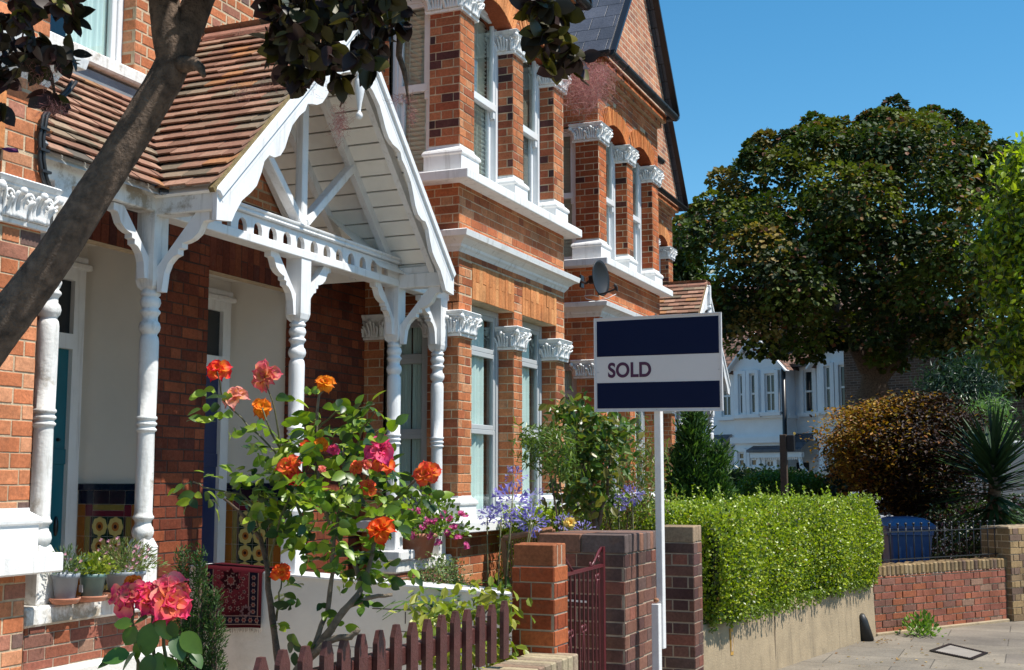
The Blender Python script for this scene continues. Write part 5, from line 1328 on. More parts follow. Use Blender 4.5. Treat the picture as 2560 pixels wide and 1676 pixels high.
def agapanthus():
    base = at(1120, 1390, 7.9); root = empty('agapanthus', (base.x, base.y, 0), 'agapanthus clump with strappy leaves and lilac-blue flower globes in front of the bay', 'plant')
    P = []; F = []; Cc = []; mb = MB(); mb.col = (.09, .20, .03)
    for i in range(240):
        b = at(random.uniform(1010, 1190), 1400, 7.9 + random.uniform(-.4, .4)); b.z = .60 + random.uniform(0, .12); a = random.uniform(0, 6.28); L = random.uniform(.35, .62); w = .016
        d = Vector((math.cos(a), math.sin(a), 0)); s = Vector((-d.y, d.x, 0)); vs = []; k = 7
        for j in range(k):
            t = j / (k - 1); p = b + d * (L * .75 * t ** 1.3) + Z1 * (L * (1.25 * t - .95 * t * t)); ww = w * (1 - t ** 3); vs += [p - s * ww, p + Z1 * -.004, p + s * ww]
        fs = []
        for j in range(k - 1): o = j * 3; fs += [(o, o + 1, o + 4, o + 3), (o + 1, o + 2, o + 5, o + 4)]
        g = random.uniform(.6, 1.3); mb.add(vs, fs, (.075 * g, .16 * g, .025 * g), True)
    mb.build('foliage', 'leaf', root)
    heads = [(1195, 1108, 26, 8.0, .5), (1192, 1170, 42, 7.8, 1), (1243, 1158, 24, 8.0, .25), (1165, 1200, 34, 7.8, .8), (1238, 1215, 36, 7.7, .9), (1132, 1202, 24, 7.9, .4), (1310, 1215, 22, 8.2, .6), (1470, 1152, 26, 9.0, 1), (1438, 1172, 20, 9.0, 1), (1355, 1235, 26, 8.2, .3)]
    for x, y, r, dp, dens in heads:
        s = MB(); c = at(x, y, dp); b = at(x * .35 + 1130 * .65 if x < 1300 else x, 1400, dp + .1); b.z = .35
        s.tube([b, b.lerp(c, .5) + Vector((.01, 0, .02)), c], [.006, .005, .004], 6); R_ = r * dp / FPX; n = int(70 * dens) + 22; st = s.build('stalk', 'stem_green', root)
        v = rvec(n); v[:, 2] = v[:, 2] * .8 + .15; q = arr(c) + v * R_ * RNG.uniform(.35, .85, (n, 1))
        T = [(0, 0, 0), (.5, .07, 0), (1, .26, .05), (.90, 0, 0), (1, -.26, .05), (.5, -.07, 0)]
        imesh('flower_head', T, LEAFF, frames(v + rvec(n) * .3, rvec(n), R_ * .50 * RNG.uniform(.7, 1.2, n)), q, pick([(.26, .22, .60), (.34, .30, .68), (.20, .16, .50), (.42, .40, .72)], n, .15), 'petal', root)
agapanthus()
def bushes():
    def bush(name, label, cat, poly, depth, thick, nc, per, rad, size, cols, T=LEAF, mat='leaf', base=None, grp=None, trunk=None, up=.5, droop=.2, w=None, shell=.6):
        P = clumps(sample(poly, nc, depth, thick, shell), per, rad); b = at(*(base or (sum(p[0] for p in poly) / len(poly), max(p[1] for p in poly))), depth)
        root = empty(name, (b.x, b.y, 0), label, cat, grp); mb = MB()
        tr = trunk or [(b0 + random.uniform(-30, 30), b1) for b0, b1 in ()]
        if not trunk:
            cen = P.mean(0)
            for k in range(5):
                e = P[RNG.integers(len(P))]; stem(mb, [(b.x, b.y, 0), (b.x * .7 + cen[0] * .3, b.y * .7 + cen[1] * .3, cen[2] * .5), tuple(cen * .5 + e * .5), tuple(e)], .012 * thick * 2, .003, 6, .01)
        else:
            for pl, r0, r1 in trunk: stem(mb, [at(x, y, depth) for x, y in pl], r0, r1, 9, .01)
        mb.build('stem' if cat != 'tree' else 'trunk', 'bark', root); leaves('foliage' if cat != 'tree' else 'crown', P, size, cols, mat, root, T, up, droop, w=w); return root
    bush('shrub', 'yellow-green spotted shrub poking over the picket fence by the white wall', 'shrub', [(960, 1430), (985, 1400), (1040, 1385), (1090, 1400), (1130, 1365), (1175, 1375), (1185, 1420), (1185, 1560), (990, 1560), (970, 1500)], 6.1, .25, 70, 8, .10, .060, [(.30, .32, .04), (.22, .27, .03), (.14, .20, .02), (.36, .36, .06)], base=(1080, 1640))
    bush('shrub', 'glossy dark-leaved camellia with bronze tips in the garden behind the piers', 'shrub', [(1300, 960), (1340, 935), (1400, 960), (1450, 985), (1440, 1050), (1420, 1120), (1410, 1170), (1380, 1200), (1350, 1190), (1310, 1180), (1290, 1130), (1330, 1090), (1320, 1020)], 8.9, .40, 170, 9, .14, .065, [(.06, .12, .02), (.04, .09, .02), (.11, .17, .02), (.16, .15, .03)], base=(1385, 1300), trunk=[([(1390, 1330), (1385, 1240), (1375, 1160), (1350, 1080), (1335, 1010)], .03, .008), ([(1385, 1240), (1410, 1150), (1415, 1060)], .018, .006)])
    bush('shrub', 'fine-leaved bottlebrush shrub spreading left across the bay window', 'shrub', [(1205, 1000), (1260, 1005), (1330, 1010), (1330, 1100), (1290, 1120), (1270, 1090), (1200, 1075), (1215, 1055), (1260, 1050), (1215, 1025)], 8.3, .20, 75, 14, .10, .055, [(.10, .17, .03), (.16, .22, .04), (.07, .12, .02)], NARROW, base=(1340, 1300))
    bush('shrub', 'feathery olive-green shrub with pinkish tips between camellia and board post', 'shrub', [(1430, 1000), (1480, 975), (1530, 1010), (1545, 1100), (1540, 1170), (1500, 1200), (1420, 1210), (1380, 1240), (1310, 1245), (1320, 1200), (1400, 1150)], 9.6, .35, 210, 14, .12, .050, [(.12, .18, .03), (.17, .22, .05), (.09, .13, .03), (.26, .14, .07)], NARROW, base=(1450, 1320))
    bush('shrub', 'low grey-green herb clump at the foot of the bay, left of the lily leaves', 'shrub', [(985, 1330), (1010, 1300), (1060, 1310), (1080, 1350), (1060, 1365), (985, 1360)], 8.0, .25, 40, 22, .08, .020, [(.12, .17, .06), (.17, .22, .08)], base=(1030, 1400))
    conifer('fan-leaved green conifer rising behind the hedge beside the board post', [(1610, 965, 1300, 62), (1580, 1060, 1300, 46), (1665, 1045, 1300, 52), (1640, 1110, 1300, 60)], 13.0, [(.06, .13, .025), (.04, .09, .02), (.09, .16, .03), (.025, .06, .015)], (260, 12, .085), (1620, 1300))
    # weed
    c = onz(0, 2140, 1478); root = empty('weed', tuple(c), 'leafy green weed sprouting at the foot of the curved brick wall', 'weed'); tuft(root, c, .15, .24, 260, .05, [(.12, .22, .03), (.18, .28, .05)], LEAF)
    # trees and shrubs beyond the corner
    mc = [(.045, .070, .010), (.075, .10, .012), (.11, .125, .016), (.14, .11, .022), (.025, .042, .012), (.20, .14, .035)]
    outline = [(1568, 560), (1600, 510), (1625, 470), (1660, 440), (1690, 400), (1745, 355), (1800, 320), (1860, 310), (1905, 275), (1940, 255), (1960, 285), (1995, 305), (2040, 262), (2080, 255), (2120, 268), (2160, 258), (2215, 275), (2270, 305), (2285, 350), (2330, 355), (2380, 350), (2460, 380), (2480, 900), (2300, 930), (2200, 900), (2120, 870), (2060, 850), (2000, 855), (1960, 815), (1900, 840), (1850, 850), (1800, 835), (1740, 855), (1700, 830), (1650, 760), (1615, 700), (1590, 640), (1570, 600)]
    root = empty('maple_tree', tuple(at(2030, 1200, 29)), 'huge dark green maple with bronze tints filling the sky on the right', 'tree'); root.location.z = 0
    cen = sample(outline, 430, 29, 4.0, .45); cen = cen[RNG.random(len(cen)) > np.where((cen[:, 2] < 9.5), .13, .04)]; rad = RNG.uniform(.40, .80, len(cen)); per = 330
    ins = rad * (FPX / 29); ee = np.array([edged(np.array([[1190 + FPX * ((arr(c) - arr(EYE)) @ arr(_r)) / ((arr(c) - arr(EYE)) @ arr(_f)), 779.1 - FPX * ((arr(c) - arr(EYE)) @ arr(_u)) / ((arr(c) - arr(EYE)) @ arr(_f))]]), outline)[0] for c in cen]); rad = np.minimum(rad, np.maximum(.32, ee / FPX * 29 + .12))
    c = np.repeat(cen, per, 0); v = rvec(len(c)); v[:, 2] = np.where(v[:, 2] < -.45, -v[:, 2], v[:, 2]); P = c + v * (np.repeat(rad, per) * RNG.uniform(.55, 1.06, len(c)) ** .5)[:, None] * [1, 1, .88]
    ML = [(0, 0, 0), (.15, .38, .06), (.55, .50, .0), (1, 0, -.12), (.55, -.50, .0), (.15, -.38, .06)]; nL = len(P)
    ccol = pick(mc, len(cen), .25, np.array([5, 5, 4, 1.5, 4, .7]) / 20.2); col = np.repeat(ccol, per, 0) * RNG.uniform(.7, 1.4, (nL, 1)); br_ = RNG.random(nL) < .08; col[br_] = pick([(.16, .06, .03), (.20, .11, .03)], br_.sum(), .3)
    D = v + rvec(nL) * .5; D[:, 2] -= .45
    imesh('crown', ML, LEAFF, frames(D, v * .9 + rvec(nL) * .35 + [0, 0, .2], .090 * RNG.uniform(.6, 1.4, nL)), P, col, 'leaf_dull', root)
    mb = MB(); T_ = lambda L_: [at(x, y, 29) for x, y in L_]
    stem(mb, T_([(2018, 1230), (2022, 1080), (2025, 960), (2032, 900), (2040, 840), (2060, 700), (2050, 560)]), .50, .14, 16, .03)
    stem(mb, T_([(2038, 880), (2080, 830), (2110, 800), (2140, 700), (2170, 520)]), .26, .08, 12, .03); stem(mb, T_([(2032, 880), (1990, 800), (1930, 700), (1850, 600), (1780, 500)]), .22, .05, 12, .03)
    stem(mb, T_([(2060, 700), (1990, 560), (1960, 400)]), .14, .04, 10, .03); stem(mb, T_([(1990, 800), (1880, 770), (1780, 730), (1690, 650)]), .12, .03, 10, .03); stem(mb, T_([(2100, 810), (2200, 760), (2280, 640), (2330, 500)]), .16, .04, 10, .03)
    b = mb.build('trunk', 'bark', root)
    bush('hornbeam_tree', 'bright lime-green tree at the right edge in front of the dark maple', 'tree', [(2325, 375), (2345, 365), (2400, 345), (2500, 330), (2520, 900), (2400, 870), (2340, 840), (2290, 790), (2335, 740), (2310, 690), (2340, 640), (2315, 600), (2275, 560), (2240, 548), (2310, 560), (2345, 500), (2330, 430)], 15, 1.0, 420, 34, .32, .085, [(.28, .36, .012), (.18, .27, .012), (.34, .40, .02), (.06, .11, .01), (.04, .07, .01)], LEAF, 'leaf', base=(2480, 1240), trunk=[([(2490, 1300), (2470, 1000), (2450, 800), (2420, 600), (2400, 450)], .09, .03)], droop=.5)
    jm = empty('japanese_maple', tuple(at(2090, 1280, 18)), 'dome-shaped japanese maple with dark red leaves, coloured orange on its sunlit left side', 'tree'); jm.location.z = 0
    P = sample([(1942, 1010), (1960, 985), (1985, 955), (2030, 945), (2080, 925), (2140, 918), (2200, 930), (2245, 960), (2262, 1010), (2260, 1080), (2230, 1180), (2150, 1200), (2080, 1190), (2010, 1150), (1985, 1105), (1955, 1090), (1975, 1060), (1942, 1050), (1965, 1025)], 520, 18, 1.3, .5)
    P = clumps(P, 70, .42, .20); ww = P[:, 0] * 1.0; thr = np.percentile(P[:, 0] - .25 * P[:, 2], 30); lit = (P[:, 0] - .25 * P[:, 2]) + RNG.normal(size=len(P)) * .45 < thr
    col = pick([(.018, .006, .005), (.030, .010, .005), (.016, .012, .005)], len(P), .3); col[lit] = pick([(.30, .14, .018), (.24, .09, .02), (.34, .19, .02), (.16, .12, .02)], lit.sum(), .3)  # sunlight on the upper left put into the leaf colour as orange
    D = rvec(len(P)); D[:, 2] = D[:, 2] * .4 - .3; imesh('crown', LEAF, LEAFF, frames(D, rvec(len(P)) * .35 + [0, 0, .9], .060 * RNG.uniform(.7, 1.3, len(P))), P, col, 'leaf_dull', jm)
    mb = MB(); stem(mb, [at(x, y, 18) for x, y in ((2095, 1270), (2090, 1180), (2105, 1120), (2100, 1060), (2120, 1000))], .06, .02, 8, .02); stem(mb, [at(x, y, 18) for x, y in ((2090, 1200), (2060, 1130), (2020, 1060), (2000, 1010))], .035, .012, 8, .02); stem(mb, [at(x, y, 18) for x, y in ((2095, 1190), (2150, 1120), (2190, 1050))], .035, .012, 8, .02); mb.build('trunk', 'bark', jm)
    # spiky cabbage palm
    b = at(2312, 1290, 15.8); root = empty('yucca_palm', (b.x, b.y, 0), 'spiky dark green yucca palm with a shaggy trunk near the right edge', 'palm')
    mb = MB(); stem(mb, [(b.x, b.y, 0), tuple(at(2312, 1200, 15.8)), tuple(at(2311, 1120, 15.8)), tuple(at(2310, 1070, 15.8))], .10, .07, 10, .005); mb.build('trunk', 'bark', root)
    mb = MB()
    for i in range(260):
        t = random.random() ** .8; c = at(2310, 1200 - 135 * t, 15.8); a = random.uniform(0, 6.283); el = R(-35 + 100 * t + random.uniform(-14, 14)) if t < .93 else R(random.uniform(50, 90)); L = random.uniform(.62, .98); d_ = Vector((math.cos(a) * math.cos(el), math.sin(a) * math.cos(el), math.sin(el))); s = d_.cross(Z1)
        s = s.normalized() if s.length > 1e-3 else X1; vs = []
        for j in range(6):
            q = j / 5; p = c + d_ * (L * q) - Z1 * (.10 * q * q * L); ww_ = .036 * (1 - q) ** .6 * (1 if j else .6) + .001; vs += [p - s * ww_, p - Z1 * .006, p + s * ww_]
        fs = []
        for j in range(5): o = j * 3; fs += [(o, o + 1, o + 4, o + 3), (o + 1, o + 2, o + 5, o + 4)]
        g = random.uniform(.6, 1.3); mb.add(vs, fs, (.035 * g, .075 * g, .03 * g), True)
    mb.build('leaves', 'leaf_dull', root)
    bush('cypress', 'pale green feathery cypress behind the yucca', 'conifer', [(2245, 960), (2275, 925), (2310, 930), (2325, 960), (2330, 1060), (2260, 1080), (2235, 1020)], 20, .6, 90, 30, .28, .10, [(.14, .24, .08), (.10, .18, .06)], NARROW, base=(2290, 1200), droop=.6)
    bush('fir_tree', 'dark blue-green fir against the shaded brick wall', 'tree', [(2180, 880), (2240, 840), (2290, 870), (2300, 930), (2290, 1000), (2220, 1010), (2160, 960), (2180, 920)], 24, 1.0, 240, 34, .45, .15, [(.018, .045, .03), (.025, .055, .035)], NARROW, base=(2240, 1180), droop=.6, trunk=[([(2240, 1200), (2240, 1000), (2240, 850)], .12, .03)])
    bush('shrub', 'dark evergreen shrubbery with scattered flowers behind the corner railing', 'shrub', [(2155, 1200), (2200, 1170), (2260, 1175), (2300, 1160), (2420, 1160), (2420, 1320), (2160, 1320)], 17.0, .6, 260, 30, .18, .055, [(.03, .05, .018), (.045, .07, .02), (.06, .02, .03), (.02, .035, .015)], base=(2260, 1320))
    bush('shrub', 'clipped round green bush in front of the pale houses', 'shrub', [(1722, 1135), (1735, 1118), (1765, 1108), (1840, 1110), (1950, 1112), (1950, 1160), (1722, 1160)], 27, 1.2, 420, 40, .22, .06, [(.11, .19, .02), (.08, .15, .02)], base=(1830, 1180), shell=.3)
    bush('shrub', 'dark hedge line under the pale house windows', 'shrub', [(1690, 1104), (1750, 1100), (1850, 1102), (1865, 1112), (1865, 1140), (1690, 1140)], 34, .8, 200, 30, .3, .12, [(.02, .04, .012), (.03, .05, .015)], base=(1780, 1160))
    bush('shrub', 'dark cypress hedge beneath the maple trunk', 'shrub', [(1955, 1040), (2000, 1050), (2080, 1090), (2180, 1100), (2200, 1180), (1955, 1180)], 26, .8, 260, 40, .35, .12, [(.018, .030, .012), (.025, .04, .018)], base=(2060, 1200))
    bush('tree', 'small dark tree peeping out beside the far gutter', 'tree', [(1560, 560), (1590, 540), (1610, 560), (1620, 620), (1640, 700), (1600, 690), (1560, 640)], 34, 1.0, 120, 40, .5, .16, [(.04, .07, .015), (.06, .09, .02)], base=(1590, 1160))
    # the long hedge on the concrete wall
    root = empty('box_hedge', (-2.3, 11.6, .55), 'long clipped bright green box hedge standing on the concrete wall', 'hedge')
    p0, p1 = np.array([-2.36, 9.50]), np.array([-1.56, 13.75]); dv = (p1 - p0); L = np.linalg.norm(dv); dv /= L; nv = np.array([dv[1], -dv[0]]); dep = 1.9
    ztop = lambda s: 1.30 + .02 * s
    def shell(n):
        out = []; nr = []
        k = RNG.choice(4, n, p=[.48, .30, .19, .03])
        s = RNG.random(n) * L; zz = RNG.random(n); t = RNG.random(n) * dep; bul = .07 * np.sin(s * 2.1 + 1) + .05 * np.sin(s * 5.3)
        zt_ = ztop(s) + .03 * np.sin(s * 3.7)
        low = .50 + .015 * s
        X = np.where(k == 0, 0, np.where(k == 1, -t, np.where(k == 2, -t, -dep))); S = np.where(k == 2, 0, np.where(k == 3, s, s)); Zz = np.where(k == 1, zt_, low + (zt_ - low) * zz)
        rnd = (1 - ((Zz - low) / (zt_ - low)) ** 6 * .10); X = np.where(k == 0, (bul * .6 + .02 + .10 * np.sin(np.pi * zz)) * rnd, X)
        S2 = S.copy(); endm = S > L - .35; X = X - np.where(endm & (k == 0), (S - (L - .35)) ** 2 * 2.6, 0)
        q = p0[None] + dv[None] * S2[:, None] + nv[None] * X[:, None]; P = np.column_stack([q, Zz]); nrm = np.where((k == 1)[:, None], [0, 0, 1.], np.where((k == 2)[:, None], [-dv[0], -dv[1], 0], [nv[0], nv[1], .15])); return P, nrm, k
    P, Nn, k = shell(82000); P = P - Nn * (np.abs(RNG.normal(size=(len(P), 1))) * .085) + Nn * .015
    D = Nn * .7 + rvec(len(P)) * .9 + np.array([0, 0, .35]); imesh('foliage', OVAL, LEAFF, frames(D, rvec(len(P)) * .7 + Nn * .6 + [.2, 0, .2], .024 * RNG.uniform(.7, 1.35, len(P))), P, pick([(.23, .31, .015), (.31, .37, .018), (.11, .17, .02), (.38, .41, .035), (.045, .08, .015), (.20, .13, .03)], len(P), .2, [.28, .27, .2, .12, .11, .02]), 'leaf', root)
    # young shoots sticking out of the top
    q = []; Dd = []
    for i in range(520):
        s = random.random() * L; t = random.random() * dep * .9; z0 = ztop(s); b2 = p0 + dv * s - nv * (t - .05); hgt = random.uniform(.03, .12) * (1 if random.random() < .9 else 1.9)
        lean = RNG.normal(size=2) * .25
        for j in range(int(hgt / .013)):
            f = j * .013; q.append([b2[0] + lean[0] * f, b2[1] + lean[1] * f, z0 + f]); Dd.append([RNG.normal(), RNG.normal(), .8])
    q, Dd = arr(q), arr(Dd); imesh('shoots', OVAL, LEAFF, frames(Dd, rvec(len(q)) + [0, 0, .5], .027 * RNG.uniform(.7, 1.3, len(q))), q, pick([(.24, .32, .03), (.30, .38, .05), (.18, .26, .03)], len(q), .2), 'leaf', root)
    q = []; Dd = []
    for i in range(420):
        s = random.random() * (L - .3); b2 = p0 + dv * s + nv * random.uniform(.0, .09); ln = random.uniform(.02, .13)
        for j in range(int(ln / .014) + 1): q.append([b2[0], b2[1], .53 + .015 * s + .04 - j * .014]); Dd.append([RNG.normal(), RNG.normal(), -.8])
    q, Dd = arr(q), arr(Dd); imesh('shoots', OVAL, LEAFF, frames(Dd, rvec(len(q)) + [0, 0, .5], .024 * RNG.uniform(.7, 1.3, len(q))), q, pick([(.16, .22, .02), (.12, .18, .02)], len(q), .2), 'leaf', root)
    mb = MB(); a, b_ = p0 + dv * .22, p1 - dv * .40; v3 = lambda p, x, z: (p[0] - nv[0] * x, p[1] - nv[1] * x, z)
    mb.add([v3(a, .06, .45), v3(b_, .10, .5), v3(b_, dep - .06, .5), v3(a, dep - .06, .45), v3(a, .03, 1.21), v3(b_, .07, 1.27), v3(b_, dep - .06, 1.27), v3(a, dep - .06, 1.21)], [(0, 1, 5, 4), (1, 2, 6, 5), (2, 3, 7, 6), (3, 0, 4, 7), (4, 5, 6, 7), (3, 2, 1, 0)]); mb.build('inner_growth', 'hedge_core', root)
bushes()
# ------------------------------------------------------------------ corner walls, railing, bin
def concrete_wall():
    root = empty('concrete_wall', (-2.0, 11.5, 0), 'stained buff concrete retaining wall beneath the box hedge', 'wall')
    pts = [(-2.42, 9.30), (-2.36, 9.50), (-2.11, 10.82), (-1.86, 12.12), (-1.60, 13.52)]
    zt = [.50, .50, .545, .575, .60]; mb = MB(); vs = []; th = .16
    for (x, y), z in zip(pts, zt): vs += [(x + .02, y, -.02), (x, y, z - .05), (x - .015, y, z), (x - th, y, z), (x - th, y, -.02)]
    fs = []
    for i in range(len(pts) - 1):
        for j in range(4): a = i * 5 + j; fs.append((a, a + 5, a + 6, a + 1))
    fs += [(0, 1, 2, 3, 4), tuple(range(len(vs) - 1, len(vs) - 6, -1))]; mb.add(vs, fs); mb.build('wall', 'concrete', root)
    d = Vector((.19, .98, 0)); n = Vector((.98, -.19, 0))
    m = MB()
    for (x, y, z0, z1) in ((-2.11, 10.82, .02, .5),): m.obox(Vector((x + .012, y, (z0 + z1) / 2)), d, n, Vector((0, .05, 1)).normalized(), .002, .0022, (z1 - z0) / 2)
    m.build('crack', 'mortar_dark', root)
    m = MB(); c = Vector((-2.275, 9.93, .33)); m.obox(c + n * .005, d, n, Z1, .026, .006, .105, None, .002); pl = m.build('plate', 'orange_paint', root)
    m = MB(); m.obox(c + n * .009, d, n, Z1, .014, .004, .075); m.obox(c + n * .011 - Z1 * .01, d, n, Z1, .008, .004, .02); m.build('slot', 'mortar_grey', pl)
    m = MB(); m.tube([(-1.665, 13.05, .26), (-1.655, 13.07, .20), (-1.63, 13.10, -.0)], [.03, .05, .08], 12); o = m.build('drain_spout', 'black_plastic', root)
concrete_wall()
A0, A1 = Vector((-1.60, 13.53, 0)), Vector((-.47, 15.32, 0))
DW = (A1 - A0).normalized(); NW = Vector((DW.y, -DW.x, 0)); A1 = A1 + DW * .20; LW = (A1 - A0).length
def curved_wall():
    root = empty('brick_wall', tuple((A0 + A1) / 2), 'old red brick garden wall with yellow-grey brick-on-edge coping at the street corner', 'wall')
    br, mo = MB(), MB(); bricks(br, mo, A0, DW, NW, LW, .60, MULTI, g=.072, mj=.011, pr=.012); bricks(br, mo, A0 - NW * .2, DW, -NW, LW, .60, MULTI)
    w = br.build('wall', 'brick', root); mo.build('mortar', 'mortar_pale', w)
    c = MB(); s = .0
    while s < LW: c.obox(A0 + DW * (s + .035) - NW * .10 + Z1 * (.655 + random.uniform(-.006, .006)), DW, NW, Z1, .032, .118 + random.uniform(-.004, .004), .055, pk(STOCK), .012); s += .072
    c.build('coping', 'brick', root); k = MB(); k.obox((A0 + A1) / 2 - NW * .10 + Z1 * .645, DW, NW, Z1, LW / 2, .104, .052); k.build('mortar_bed', 'mortar_grey', root)
    m = MB(); m.obox((A0 + A1) / 2 + NW * .01 + Z1 * .01, DW, NW, Z1, LW / 2, .03, .022, None, .01); m.build('footing', 'concrete', root)
    root = empty('brick_pier', tuple(A1 + DW * .3), 'squat yellow stock brick pier at the right edge of the pavement', 'brick pier')
    p = A1 + DW * .02; W = 1.2; br, mo = MB(), MB(); bricks(br, mo, p + NW * .06, DW, NW, W, 1.06, STOCK, g=.075, pr=.012); bricks(br, mo, p + NW * .06 - NW * .36, NW, -DW, .36, 1.06, STOCK)
    w = br.build('pier', 'brick', root); mo.build('mortar', 'mortar_pale', w)
    m = MB(); m.obox(p + DW * W / 2 - NW * .12 + Z1 * 1.05, DW, NW, Z1, W / 2 - .01, .17, .02, None, .006); m.build('cap', 'concrete', root)
curved_wall()
def railing(label, a, b, z0, z1, n, zf, group):
    a, b = Vector(a), Vector(b); d = (b - a).normalized(); L = (b - a).length
    root = empty('railing', tuple((a + b) / 2), label, 'railing', group)
    for z in (z0, z1): m = MB(); m.beam(a + Z1 * z, b + Z1 * z, .030, .010); m.build('rail', 'black_metal', root)
    for i in range(n):
        p = a + d * (L * (i + .5) / n); m = MB(); m.tube([p + Z1 * (z0 - .03), p + Z1 * (zf - .02)], .0065, 6); m.ball(p + Z1 * (zf - .01), .016, 8); m.lathe([(zf - .045, .007), (zf - .038, .012), (zf - .03, .007)], p, 8); m.build('baluster', 'black_metal', root)
    for p in (a, b): m = MB(); m.beam(p + Z1 * (z0 - .1), p + Z1 * (z1 + .02), .03, .03, up=X1); m.build('post', 'black_metal', root)
railing('black ball-topped iron railing on top of the curved red brick wall', A0 - DW * .3 - NW * .10, A1 + DW * .05 - NW * .10, .755, 1.045, 20, 1.135, 'black iron railings')
railing('taller black railing further back beside the parked white vehicles', at(2140, 1200, 18.6) * Vector((1, 1, 0)) if False else tuple(Vector((at(2140, 1200, 18.6).x, at(2140, 1200, 18.6).y, 0))), tuple(Vector((at(2330, 1200, 18.2).x, at(2330, 1200, 18.2).y, 0))), .45, 1.25, 16, 1.42, 'black iron railings')
def bin_():
    c = at(2102, 1250, 15.4); c.z = .1; root = empty('wheelie_bin', tuple(c), 'dark blue wheelie bin with domed lid behind the corner railing', 'bin')
    u = Vector((.93, .36, 0)).normalized(); v = Vector((-.36, .93, 0)).normalized()
    def fr(mb, secs):
        vs = []
        for z, hu, hv, off in secs: vs += [c + u * (a * hu) + v * (b * hv + off) + Z1 * z for a, b in ((-1, -.82), (-.85, -1), (.85, -1), (1, -.82), (1, .82), (.85, 1), (-.85, 1), (-1, .82))]
        n = 8; fs = []
        for i in range(len(secs) - 1):
            for j in range(n): fs.append((i * n + j, i * n + (j + 1) % n, (i + 1) * n + (j + 1) % n, (i + 1) * n + j))
        fs += [tuple(range(n))[::-1], tuple((len(secs) - 1) * n + j for j in range(n))]; mb.add(vs, fs)
    m = MB(); fr(m, [(.04, .21, .22, .02), (.08, .215, .225, .02), (.82, .268, .30, 0), (.83, .285, .32, 0), (.90, .29, .325, 0)])
    for k in (-.14, 0, .14): m.obox(c + u * k - v * .272 + Z1 * .45, u, v, Vector((0, -.0, 1)), .02, .012, .33, None, .006)
    m.build('body', 'bin_blue', root)
    m = MB(); fr(m, [(.905, .305, .345, 0), (.945, .31, .35, 0), (.985, .26, .31, .01), (1.03, .20, .26, .02), (1.045, .12, .18, .03)]); m.obox(c + v * .37 + Z1 * .95, u, v, Z1, .22, .025, .02, None, .008); m.build('lid', 'bin_blue', root)
    for s in (-1, 1): m = MB(); w = c + u * (s * .24) + v * .26 + Z1 * .05; m.lathe([(-.02, .10), (.02, .10)], w, 20, axis=u); m.build('wheel', 'tyre', root)
bin_()
def manhole():
    root = empty('manhole_cover', (-.74, 12.55, 0), 'square iron inspection cover filled with paving, near the curved wall', 'manhole cover'); m = MB()
    P = [onz(.004, x, y) for x, y in ((2165, 1514), (2208, 1499), (2292, 1519), (2257, 1533))]
    c = sum(P, Vector()) / 4
    for i in range(4):
        a, b = P[i], P[(i + 1) % 4]; m.beam(a + Z1 * .002, b + Z1 * .002, .035, .008)
        n = 16
        for k in range(n): q = a.lerp(b, k / n); m.box(q + Vector((-.018, -.018, .004)), q + Vector((.018, .018, .010)))
    m.build('frame', 'black_metal', root); m = MB(); m.add([p.lerp(c, .08) + Z1 * .002 for p in P], [(0, 1, 2, 3)]); m.build('infill', 'grey_paving', root)
manhole()
lf = MB(); 
for k in range(46):
    x, y = random.uniform(1900, 2380), random.uniform(1488, 1556); p = onz(.006, x, y)
    if p.x < -1.5: continue
leafpts = arr([onz(.008, random.uniform(1900, 2400), random.uniform(1478, 1556)) for _ in range(60)] + [onz(.008, 2045 + random.gauss(0, 14), 1488 + random.gauss(0, 4)) for _ in range(25)]); n_ = len(leafpts); D_ = rvec(n_); D_[:, 2] *= .15
o = imesh('fallen_leaves', LEAF, LEAFF, frames(D_, rvec(n_) * .3 + [0, 0, 1], .035 * RNG.uniform(.5, 1.3, n_)), leafpts, pick([(.30, .18, .06), (.40, .28, .12), (.22, .11, .04)], n_), 'leaf_dull'); o['kind'] = 'stuff'; tag(o, 'scattered dry fallen leaves on the pavement', 'leaves')
